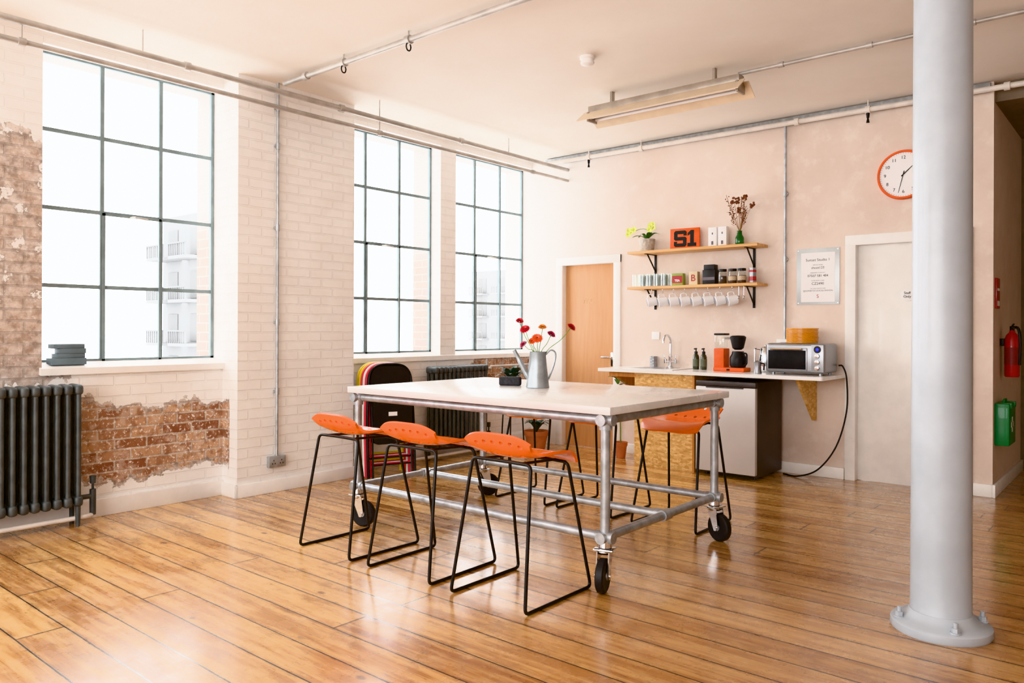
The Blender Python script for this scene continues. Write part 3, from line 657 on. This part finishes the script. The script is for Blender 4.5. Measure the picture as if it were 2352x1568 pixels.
put('toaster_oven',(TX,TY,CT),[P('oven_body',b.mesh('oven_body',M_alu)),P('oven_door',w.mesh('oven_door',[M_alu,M_ovenglass]),sub=(P('handle',hh.mesh('handle',M_chrome)),)),P('control_panel',pn.mesh('control_panel',M_alu)),P('display',ds.mesh('display',M_blue)),P('display_ring',rg.mesh('display_ring',M_blackp))]+kn,'silver toaster oven with dark glass door at the worktop end','toaster oven')
pl=MB(); pl.lathe([(.118,0),(.128,.001),(.132,.003),(.132,.0095),(.129,.0108),(.122,.0105),(.112,.004),(.0001,.004)],seg=40); plm=pl.mesh('plate',M_yplate)
for i in range(11): put('dinner_plate',(-2.385+.002*((i*5)%3-1),6.76,CT+.271+i*.0118),plm,'marigold orange plate stacked on the toaster oven','plate',group='plates stacked on the oven')
# coffee machine
b=MB(); b.box((0,0,.018),(.3,.16,.036),.008); b.box((-.1,0,.12),(.1,.13,.18),.008)
tk=MB(); tk.box((-.1,0,.275),(.098,.11,.12),.01); tl=MB(); tl.box((-.1,0,.342),(.104,.118,.018),.006)
ar=MB(); ar.box((-.0,0,.305),(.14,.02,.016),.005); 
bk=MB(); bk.lathe([(.03,.2),(.05,.215),(.07,.3),(.072,.318),(.055,.33),(.0001,.332)],(.06,0,0)); 
cf=MB(); cf.lathe([(.066,.04),(.074,.06),(.074,.13),(.055,.165),(.052,.185),(.0001,.187)],(.06,0,0),m=0)
ch=MB(); ch.tube(fillet([(.11,-.02,.17),(.16,-.04,.17),(.16,-.04,.07),(.125,-.03,.06)],.02),.008,8)
bt=MB(); bt.box((.0,-.083,.018),(.03,.006,.016),.002)
put('coffee_machine',(-3.03,6.76,CT),[P('machine_body',b.mesh('machine_body',M_sign)),P('water_tank',tk.mesh('water_tank',M_clear)),P('tank_lid',tl.mesh('tank_lid',M_blackp)),P('outlet_arm',ar.mesh('outlet_arm',M_alu)),P('filter_basket',bk.mesh('filter_basket',M_blackp)),P('coffee_jug',cf.mesh('coffee_jug',M_blackp),sub=(P('handle',ch.mesh('handle',M_blackp)),)),P('switch',bt.mesh('switch',M_ink))],'orange filter coffee machine with black jug on the worktop','coffee machine')
k=MB(); k.lathe([(.068,0),(.072,.012),(.055,.16),(.048,.215),(.033,.23),(.0001,.235)]); k.ball((0,0,.24),.01)
s_=MB(); s_.tube([(.035,-.01,.17),(.06,-.015,.195),(.078,-.02,.212)],[.019,.015,.011],10)
h=MB(); h.tube(fillet([(-.04,0,.205),(-.1,0,.215),(-.105,0,.08),(-.085,0,.04)],.03),.009,8)
put('kettle',(-2.75,6.86,CT),[P('kettle_body',k.mesh('kettle_body',M_chrome)),P('spout',s_.mesh('spout',M_chrome)),P('handle',h.mesh('handle',M_chrome))],'polished steel kettle beside the coffee machine','kettle')
k=MB(); k.lathe([(.034,0),(.036,.01),(.026,.05),(.034,.1),(.02,.112),(.0001,.115)],seg=10); h=MB(); h.tube(fillet([(.028,0,.09),(.06,0,.09),(.055,0,.03)],.01),.006,8)
put('coffee_pot',(-2.71,6.58,CT),[P('pot_body',k.mesh('pot_body',M_alu)),P('handle',h.mesh('handle',M_blackp))],'small faceted metal stovetop coffee pot beside the oven','coffee pot')
m=MB(); m.tube(spline([(-2.12,6.9,1.0),(-2.08,6.88,.99),(-2.055,6.9,.88),(-2.065,6.93,.6),(-2.14,6.9,.3),(-2.28,6.86,.09),(-2.45,6.85,.012),(-2.6,6.9,.008)],8),.007,8)
put('power_cable',(0,0,0),m.mesh('cable',M_blackp),'black power cable drooping from the worktop to the floor','cable')

# ------------------------------------------------------------------ shelves
def shelf(z,label,hooks):
    m=MB(); m.b2(-4.17,-2.8,6.78,YB-.002,z-.026,z,.003); parts=[]
    for x in (-3.98,-2.93):
        k=MB(); zz=z-.026; k.b2(x-.012,x+.012,YB-.008,YB-.002,zz-.2,zz); k.b2(x-.012,x+.012,6.82,YB-.002,zz-.006,zz)
        k.prism([(6.85,zz-.004),(6.87,zz-.004),(YB-.004,zz-.16),(YB-.004,zz-.18)],'x',x-.004,x+.004)
        parts.append(P('shelf_bracket',k.mesh('shelf_bracket',M_black)))
    for x in hooks:
        k=MB(); k.tube([(x,6.86,z-.026),(x,6.86,z-.045)]+[(x,6.86+.012*math.sin(a)-.0,z-.057+.012*math.cos(a)) for a in [pi*i/8*1.3 for i in range(9)]],.002,6)
        parts.append(P('cup_hook',k.mesh('cup_hook',M_chrome)))
    put('wall_shelf',(0,0,0),(m.mesh('shelf_board',M_shelf),parts),label,'shelf')
ZS1,ZS2=2.095,1.735
hooks=[-3.93+.122*i for i in range(8)]
shelf(ZS1,'upper pine shelf on black metal brackets',[]); shelf(ZS2,'lower pine shelf on black brackets with cup hooks',hooks)
mg=MB(); mg.lathe([(.0001,0),(.038,0),(.044,.006),(.047,.094),(.044,.096)],seg=28,m=0); mg.lathe([(.044,.096),(.041,.012),(.0001,.008)],seg=28,m=1)
mgm=mg.mesh('mug_body',[M_mug,M_mugin]); mh=MB(); mh.tube(fillet([(.044,0,.078),(.076,0,.075),(.076,0,.022),(.044,0,.018)],.022),.0055,8); mhm=mh.mesh('handle',M_mug)
for i,x in enumerate(hooks):
    put('mug',(x+.045,6.88,ZS2-.026-.115),[P('mug_body',mgm),P('handle',mhm)],'white mug with dark inside hanging from a shelf hook','mug',rot=(0,-pi/2-.18+.05*((i*3)%3-1),.7),group='mugs hanging under the shelf')
for i,x in enumerate((-3.0,-2.95)):
    k=MB(); k.tube([(0,0,.0),(0,0,-.09)],.0025,6); k.tube([(0,.012*math.cos(a),-.105+.015*math.sin(a)) for a in [2*pi*j/12 for j in range(12)]],.004,6,closed=True)
    put('bottle_opener',(x,6.84,ZS2-.026),k.mesh('opener',M_chrome),'small steel utensil hanging beneath the shelf','utensil',group='hanging utensils')
# upper shelf things
k=MB(); k.lathe([(.06,0),(.07,.01),(.085,.13),(.08,.13),(.072,.1),(.0001,.1)])
lf=MB()
for a,l,dz in ((-.2,.15,.05),(.5,.13,.06),(2.6,.15,.04),(3.5,.17,.03),(4.4,.13,.05),(5.4,.14,.06),(1.4,.1,.08)): lf.leaf((0,0,.12),(l*math.cos(a),l*math.sin(a)*.6,.12+dz),.055,droop=.03)
bl=MB()
stp=spline([(0,0,.12),(.02,0,.2),(-.04,-.01,.24),(-.14,-.02,.22),(-.2,-.02,.19)],5); bl.tube(stp,.003,6,m=1)
stp=spline([(0,0,.12),(.03,0,.2),(.06,-.01,.25),(.08,-.02,.24)],5); bl.tube(stp,.003,6,m=1)
for x,z in ((-.2,.19),(-.17,.215),(-.13,.235),(-.19,.23),(.06,.26),(.09,.24),(.05,.225),(.085,.27)):
    for j in range(5):
        a=2*pi*j/5+x*9; bl.leaf((x,-.03,z),(x+.035*math.cos(a),-.04,z+.035*math.sin(a)),.03,up=(0,-1,0),droop=.004,n=4)
put('potted_orchid',(-4.02,6.92,ZS1),[P('pot',k.mesh('pot',M_conc)),P('leaves',lf.mesh('leaves',M_leaf)),P('blossoms',bl.mesh('blossoms',[M_lime,M_stem]))],'yellow-green orchid in a speckled stone pot on the shelf','plant')
m=MB(); m.box((0,0,.105),(.3,.02,.21),.002)
one=MB(); one.prism([(-.045,-.08),(.045,-.08),(.045,-.045),(.02,-.045),(.02,.08),(-.012,.08),(-.045,.052),(-.045,.025),(-.018,.04),(-.018,-.045),(-.045,-.045)],'y',-.001,.001)
ess=MB(); hs=.065; q=.036
ess.prism([(-hs+.015,-.08),(hs-.015,-.08),(hs,-.065),(hs,.003),(hs-.015,.018),(-hs+q,.018),(-hs+q,.046),(hs-q+.004,.046),(hs-q+.004,.03),(hs,.03),(hs,.065),(hs-.015,.08),(-hs+.015,.08),(-hs,.065),(-hs,-.003),(-hs+.015,-.018),(hs-q,-.018),(hs-q,-.046),(-hs+q-.004,-.046),(-hs+q-.004,-.028),(-hs,-.028),(-hs,-.065)],'y',-.001,.001)
put('letter_sign',(-3.6,6.93,ZS1+.0),[P('sign_board',m.mesh('sign_board',M_sign)),P('lettering',ess.mesh('lettering',M_ink,False),(-.045,-.0112,.108)),P('lettering',one.mesh('lettering',M_ink,False),(.075,-.0112,.108))],'orange board with black characters S1 leaning on the shelf','sign',rot=(-.03,0,.12))
for x in (-3.29,-3.19):
    m=MB(); m.box((0,0,.095),(.085,.06,.19),.003); st=MB(); st.box((0,-.0305,.04),(.022,.001,.035)); st2=MB(); st2.box((0,-.0305,.13),(.012,.001,.02))
    put('cardboard_carton',(x,6.92,ZS1),[P('carton',m.mesh('carton',M_paper)),P('printed_mark',st.mesh('printed_mark',M_grey)),P('printed_mark',st2.mesh('printed_mark',M_grey))],'tall white carton with small grey print on the shelf','box',group='white cartons on the shelf')
k=MB(); k.lathe([(.035,0),(.04,.01),(.04,.07),(.024,.1),(.022,.13),(.026,.135),(.021,.13),(.02,.1)])
put('bud_vase',(-3.02,6.9,ZS1),k.mesh('vase',M_grglass),'small green glass vase on the upper shelf','vase')
for i in range(13):
    a=random.uniform(0,2*pi); l=random.uniform(.03,.17); hgt=random.uniform(.3,.5); k=MB()
    tip=Vector((l*math.cos(a),l*math.sin(a)*.5,hgt)); k.tube(spline([(0,0,.02),(0.006*math.cos(a),.006*math.sin(a),.13),tuple(tip*.7+Vector((0,0,.03))),tuple(tip)],4),.002,5,m=1)
    if i%3==0:
        for j in range(10): k.ball(tip+Vector((random.uniform(-.02,.02),random.uniform(-.02,.02),random.uniform(-.03,.02))),.011,seg=6)
    else:
        for j in range(9):
            b0=tip*(.6+.045*j); k.tube([b0,b0+Vector((random.uniform(-.035,.035),random.uniform(-.02,.02),random.uniform(.01,.04)))],.0018,4); 
            k.ball(b0+Vector((random.uniform(-.02,.02),0,.01)),.006,seg=5)
    put('dried_stem',(-3.02,6.9,ZS1),k.mesh('dried_stem',[M_dry,M_dry2]),'dried brown flower stem standing in the green vase','dried flower',group='dried stems in the green vase')
# lower shelf things
gm=MB(); gm.lathe([(.0001,0),(.03,0),(.034,.004),(.036,.125),(.034,.125),(.031,.01),(.0001,.008)],seg=24); gme=gm.mesh('tumbler',M_clear)
for i in range(10): put('drinking_glass',(-4.1+.082*(i%5)+.02*(i//5),6.83+.11*(i//5),ZS2),gme,'clear straight drinking glass on the lower shelf','glass',group='glasses on the lower shelf')
def carton(x,y,w,d,h,mt,label,txt=None,tm=None,band=None,name='cardboard_box',rot=0):
    m=MB(); m.box((0,0,h/2),(w,d,h),.003); ps=[P('carton',m.mesh('carton',mt))]
    if band: q=MB(); q.box((0,-d/2-.0004,h*band[1]),(w*.92,.001,h*band[2])); ps.append(P('printed_band',q.mesh('printed_band',band[0])))
    if txt: ps.append(P('lettering',textmesh(txt[0],txt[1],tm,.0006,.001),(0,-d/2-.0018,h*txt[2]),FR))
    put(name,(x,y,ZS2),ps,label,'box',rot=rot)
carton(-3.63,6.86,.115,.07,.12,mat('tea_green',(150,170,90),.6),'red and green tea box on the lower shelf',('TEA',.03,.4),M_paper,(M_redgl,.5,.6),rot=.1)
carton(-3.46,6.86,.085,.07,.13,mat('cream_card',(232,214,180),.6),'cream box with a large red letter B',('B',.09,.5),M_redgl,rot=.1)
carton(-3.3,6.88,.13,.09,.14,M_blackp,'black box with white oval print on the shelf',None,None,(M_grey,.4,.2))
m=MB(); m.box((0,0,.025),(.11,.08,.05),.003); put('small_box',(-3.3,6.88,ZS2+.14),m.mesh('small_box',M_blackp),'small black box stacked on another box','box')
for i,(x,lidm,con) in enumerate(((-3.17,M_blackp,M_coffee),(-3.07,M_blackp,M_coffee),(-2.98,M_blackp,M_coffee))):
    k=MB(); k.lathe([(.036,0),(.04,.006),(.04,.1),(.034,.112),(.034,.12)],seg=24); c=MB(); c.lathe([(.0001,.004),(.037,.005),(.037,.075),(.0001,.078)],seg=20); l=MB(); l.lathe([(.0001,.118),(.038,.118),(.038,.14),(.0001,.141)],seg=24)
    q=MB(); q.lathe([(.0405,.03),(.0405,.07)],seg=24)
    put('storage_jar',(x,6.86,ZS2),[P('jar',k.mesh('jar',M_clear)),P('contents',c.mesh('contents',con)),P('lid',l.mesh('lid',lidm))]+([P('paper_label',q.mesh('paper_label',M_tan))] if i else []),'glass jar of brown contents with black lid','jar',group='jars on the lower shelf')
k=MB(); k.lathe([(.032,0),(.033,.005),(.033,.14),(.0001,.142)],seg=24); ps=[P('tin',k.mesh('tin',M_alu))]
for z0,z1 in ((.02,.06),(.1,.12)): q=MB(); q.lathe([(.0335,z0),(.0335,z1)]); ps.append(P('printed_band',q.mesh('printed_band',M_redgl)))
put('food_tin',(-2.88,6.87,ZS2),ps,'slim silver tin with red band on the lower shelf','tin')

# ------------------------------------------------------------------ wall things
ck=MB(); ck.lathe([(.2,0),(.207,.02),(.2,.045),(.186,.045),(.184,.03)],axis='y',seg=64)
fc=MB(); fc.lathe([(.186,0),(.186,.03),(.0001,.0301)],axis='y',seg=64)
ps=[P('clock_rim',ck.mesh('clock_rim',M_sign)),P('clock_face',fc.mesh('clock_face',M_paper))]
for h in range(1,13):
    a=pi/2-h*pi/6; ps.append(P('numeral',textmesh(str(h),.038,M_ink,.0005),(.142*math.cos(a),-.0312,.142*math.sin(a)),FR))
tk=MB()
for i in range(60):
    a=i*pi/30; tk.add([(r*math.cos(a)+w*math.sin(a),-.0308,r*math.sin(a)-w*math.cos(a)) for r,w in ((.172,-.0008),(.172,.0008),(.182,.0008),(.182,-.0008))],[(0,1,2,3)])
ps.append(P('minute_marks',tk.mesh('minute_marks',M_ink,False)))
def hand(a,l,w,yy,b=.02):
    k=MB(); u=Vector((math.cos(a),0,math.sin(a))); n=Vector((-u.z,0,u.x))
    vs=[-u*b-n*w,u*l-n*w*.4,u*l+n*w*.4,-u*b+n*w]; k.add([(v.x,yy,v.z) for v in vs]+[(v.x,yy-.001,v.z) for v in vs],[(0,1,2,3),(4,5,6,7),(0,1,5,4),(1,2,6,5),(2,3,7,6),(3,0,4,7)]); return k
ps.append(P('hour_hand',hand(math.radians(43),.1,.005,-.034).mesh('hour_hand',M_ink,False))); ps.append(P('minute_hand',hand(math.radians(-104),.155,.0035,-.036,.03).mesh('minute_hand',M_ink,False)))
put('wall_clock',(-1.64,YB,2.6),ps,'round white wall clock with orange rim on the pink wall','clock')
m=MB(); m.b2(-2.53,-2.155,YB-.006,YB,1.53,2.035,.001); pp=MB(); pp.b2(-2.49,-2.195,YB-.0075,YB-.006,1.555,1.995)
lines=[('Sunset Studio 1',.034,1.93,M_ink),('WIFI NETWORK',.012,1.885,M_grey),('shoot123',.03,1.86,M_ink),('EMERGENCY CONTACT',.012,1.815,M_grey),('07507 581 484',.03,1.788,M_ink),('DOOR ENTRY CODE',.012,1.745,M_grey),('CZ2490',.032,1.718,M_ink),('TAG US IN YOUR PICTURES',.011,1.675,M_grey),('@SUNSETSTUDIOSLONDON',.02,1.655,M_grey),('S',.045,1.605,M_redgl)]
ps=[P('backing_plate',m.mesh('backing_plate',M_plate)),P('paper_sheet',pp.mesh('paper_sheet',M_paper))]+[P('lettering',textmesh(t,s,mt,.0003),(-2.342,YB-.0082,z),FR) for t,s,z,mt in lines]
sc=MB(); sc.lathe([(.006,0),(.005,.003),(.0001,.0035)],axis='y',seg=10); scm=sc.mesh('screw',M_chrome)
for x in (-2.515,-2.17):
    for z in (1.545,2.02): ps.append(P('screw',scm,(x,YB-.006,z)))
put('notice_board',(0,0,0),ps,'printed notice on a brushed metal plate beside the door','notice')
# strip light
m=MB(); m.b2(-3.66,-2.34,5.325,5.415,3.1,3.16,.004)
ps=[P('lamp_body',m.mesh('lamp_body',M_lampmet))]
for s in (-1,1):
    rf=MB(); a=[(5.37+s*.03,3.11),(5.37+s*.15,3.02),(5.37+s*.154,3.025),(5.37+s*.035,3.118)]; rf.prism(a,'x',-3.70,-2.30); ps.append(P('reflector',rf.mesh('reflector',M_reflector)))
for s in (-1,1):
    tb=MB(); tb.cyl((-3.64,5.37+s*.045,3.062),(-2.36,5.37+s*.045,3.062),.013); ps.append(P('tube_lamp',tb.mesh('tube_lamp',M_paper)))
for x in (-3.65,-2.35):
    en=MB(); en.box((x,5.37,3.07),(.02,.13,.08),.003); ps.append(P('end_cap',en.mesh('end_cap',M_lampmet)))
for x in (-3.45,-2.55):
    br=MB(); br.b2(x-.01,x+.01,5.35,5.39,3.155,ZC); ps.append(P('mounting_bracket',br.mesh('mounting_bracket',M_lampmet)))
put('strip_light',(0,0,0),ps,'twin fluorescent strip light with metal reflectors under the ceiling','light')
m=MB(); m.lathe([(.055,0),(.055,-.018),(.045,-.022),(.045,-.04),(.05,-.042),(.047,-.055),(.02,-.066),(.0001,-.066)],seg=32)
put('smoke_detector',(-3.14,4.56,ZC),m.mesh('detector',M_white),'round white smoke detector on the ceiling','smoke detector')
# corridor things
XC=-1.0
k=MB(); k.lathe([(.048,0),(.054,.01),(.054,.3),(.04,.34),(.022,.36),(.02,.375)],seg=32); v=MB(); v.cyl((0,0,.37),(0,0,.41),.017); v.tube([(0,0,.41),(.02,-.08,.425)],.008,8); v.tube([(0,0,.39),(.02,-.075,.395)],.007,8)
h=MB(); h.tube(spline([(0,-.02,.4),(.05,-.07,.39),(.065,-.08,.28),(.06,-.065,.1)],6),.011,8); l=MB(); l.lathe([(.0545,.1),(.0545,.24)],seg=32); br=MB(); br.box((-.067,0,.28),(.034,.06,.06),.003)
put('fire_extinguisher',(XC+.082,7.38,.93),[P('cylinder_body',k.mesh('cylinder_body',M_redgl)),P('valve',v.mesh('valve',M_blackp)),P('hose',h.mesh('hose',M_blackp)),P('paper_label',l.mesh('paper_label',mat('extinguisher_label',(130,40,40),.5))),P('wall_bracket',br.mesh('wall_bracket',M_black))],'red fire extinguisher hung on the corridor wall','fire extinguisher')
m=MB(); m.b2(XC,XC+.1,7.1,7.44,.4,.73,.006); h=MB(); h.tube(fillet([(XC+.05,7.2,.73),(XC+.05,7.2,.755),(XC+.05,7.32,.755),(XC+.05,7.32,.73)],.01),.008,8)
c=MB(); c.b2(XC+.1,XC+.102,7.24,7.28,.5,.62); c.b2(XC+.1,XC+.102,7.2,7.32,.54,.58); ps=[]
for y in (7.16,7.36): la=MB(); la.b2(XC+.04,XC+.112,y-.02,y+.02,.69,.735,.004); ps.append(P('latch',la.mesh('latch',M_green)))
put('first_aid_box',(0,0,0),[P('case_body',m.mesh('case_body',M_green)),P('handle',h.mesh('handle',M_green)),P('cross_mark',c.mesh('cross_mark',M_paper))]+ps,'green first aid box fixed to the corridor wall','first aid box')
m=MB(); m.b2(XC,XC+.015,7.1,7.25,1.48,1.72,.002); t=MB(); t.b2(XC+.015,XC+.016,7.12,7.23,1.5,1.54); t2=MB(); t2.b2(XC+.015,XC+.016,7.12,7.23,1.62,1.64)
put('safety_sign',(0,0,0),[P('sign_board',m.mesh('sign_board',M_redgl)),P('printed_mark',t.mesh('printed_mark',M_paper)),P('printed_mark',t2.mesh('printed_mark',M_paper))],'red fire safety sign on the corridor wall','sign')

# ------------------------------------------------------------------ floor plants
def pot(r,h): 
    k=MB(); k.lathe([(r*.7,0),(r*.72,.004),(r*.95,h*.75),(r*1.05,h*.76),(r*1.08,h),(r*.98,h),(r*.9,h*.82),(.0001,h*.8)]); return k
lf=MB()
for i in range(13):
    a=i*2.4; l=random.uniform(.1,.2); lf.leaf((0,0,.18),(l*math.cos(a),l*math.sin(a),.22+random.uniform(.02,.1)),.06,droop=.05)
put('potted_plant',(-5.2,6.6,0),[P('pot',pot(.13,.2).mesh('pot',M_terra)),P('leaves',lf.mesh('leaves',M_leafd))],'leafy plant in a terracotta pot on the floor','plant')
lf=MB(); lf.tube(spline([(0,0,.1),(-.01,0,.4),(-.04,-.02,.72)],6),.006,8,m=1)
for i in range(9):
    a=i*2.1; z=.5+.035*i; lf.leaf((-.03,-.01,z),(-.03+.12*math.cos(a),.1*math.sin(a)-.02,z+.04),.06,droop=.02)
put('potted_plant',(-4.2,6.72,0),[P('pot',pot(.065,.16).mesh('pot',M_terra)),P('leaves',lf.mesh('leaves',[M_leaf,M_stem]))],'tall thin plant in a small terracotta pot beside the cabinet','plant')
st=MB()
for i in range(3):
    a=i*2*pi/3+.3; st.tube([(.14*math.cos(a),.14*math.sin(a),.007),(.1*math.cos(a),.1*math.sin(a),.66)],.007,6)
st.lathe([(.0001,.65),(.13,.65),(.13,.665),(.0001,.666)])
put('plant_stand',(-5.0,5.95,0),st.mesh('plant_stand',M_black),'slim black metal plant stand by the radiator','stand')
lf=MB()
for i in range(34):
    a=i*2.4; l=random.uniform(.08,.19); lf.leaf((0,0,.08),(l*math.cos(a),l*math.sin(a),.16+random.uniform(.0,.1)),.05,droop=.05)
put('potted_plant',(-5.0,5.95,.666),[P('pot',pot(.08,.1).mesh('pot',M_blackp)),P('leaves',lf.mesh('leaves',M_leafd))],'dark leafy plant in a black pot on the stand','plant')

# ------------------------------------------------------------------ outside
def building(loc,w,l,h,floors,bays,label):
    m=MB(); m.b2(0,l,0,w,-6,h); m2=MB()
    for f in range(floors):
        z=h-1.0-f*1.5
        for b in range(bays):
            x=l*(b+.5)/bays
            m.b2(x-.35,x+.35,-.03,0,z-.45,z+.5,m=1)
            m2.b2(x-.6,x+.6,-.7,0,z-.62,z-.52)
            for q in range(9): m2.b2(x-.6+q*.15-.012,x-.6+q*.15+.012,-.7,-.66,z-.52,z-.1,m=1)
            m2.b2(x-.6,x+.6,-.72,-.65,z-.12,z-.07,m=1)
    put('apartment_building',loc,[P('facade',m.mesh('facade',[M_fac,M_facd],False)),P('balconies',m2.mesh('balconies',[M_fac,M_facd],False))],label,'building')
building((-28,13.4,0),3.0,3.2,5.3,5,2,'pale apartment block with balconies seen through the window')
building((-36,38.5,0),4.0,4.0,5.2,4,2,'distant pale apartment block seen through the far window')

# ------------------------------------------------------------------ light
w=bpy.data.worlds.new('world'); SC.world=w; w.use_nodes=True; nt=w.node_tree
bg=nt.nodes['Background']
tc=nt.nodes.new('ShaderNodeTexCoord'); nz=nt.nodes.new('ShaderNodeTexNoise'); nz.inputs['Scale'].default_value=1.5
nt.links.new(tc.outputs['Generated'],nz.inputs['Vector']); mr=nt.nodes.new('ShaderNodeMixRGB'); mr.inputs[1].default_value=(.94,.97,1,1); mr.inputs[2].default_value=(.96,.985,1,1)
nt.links.new(nz.outputs[0],mr.inputs[0]); nt.links.new(mr.outputs[0],bg.inputs[0]); bg.inputs[1].default_value=9.0
def portal(loc,rot,sx,sy):
    l=bpy.data.lights.new('portal','AREA'); l.shape='RECTANGLE'; l.size=sx; l.size_y=sy; l.cycles.is_portal=True
    o=bpy.data.objects.new('sky_portal',l); COL.objects.link(o); o.location=loc; o.rotation_euler=rot
for y0,y1 in ((-1.75,-.45),(-.05,1.25),(1.885,3.16),(4.27,5.54),(5.76,7.03)):
    portal((-6.0,(y0+y1)/2,2.11),(0,-pi/2,0),2.15,y1-y0)
portal(((-4.5+RX)/2,-2.65,1.9),(pi/2,0,0),RX+4.5,2.0)

# ------------------------------------------------------------------ camera
cam=bpy.data.cameras.new('camera'); co=bpy.data.objects.new('camera',cam); COL.objects.link(co); SC.camera=co
f=1770.6; yaw=.6993; roll=.0037
d=Vector((-math.sin(yaw),math.cos(yaw),0)); r0=Vector((math.cos(yaw),math.sin(yaw),0)); u0=Vector((0,0,1))
r=r0*math.cos(roll)+u0*math.sin(roll); u=u0*math.cos(roll)-r0*math.sin(roll)
Mx=Matrix(((r.x,u.x,-d.x,0),(r.y,u.y,-d.y,0),(r.z,u.z,-d.z,1.3),(0,0,0,1)))
co.matrix_world=Mx
cam.sensor_width=36; cam.lens=f/2352*36; cam.shift_y=-27.9/2352; cam.clip_start=.05
SC.view_settings.view_transform='Khronos PBR Neutral'; SC.view_settings.look='None'; SC.view_settings.exposure=0.03; SC.view_settings.gamma=1.0
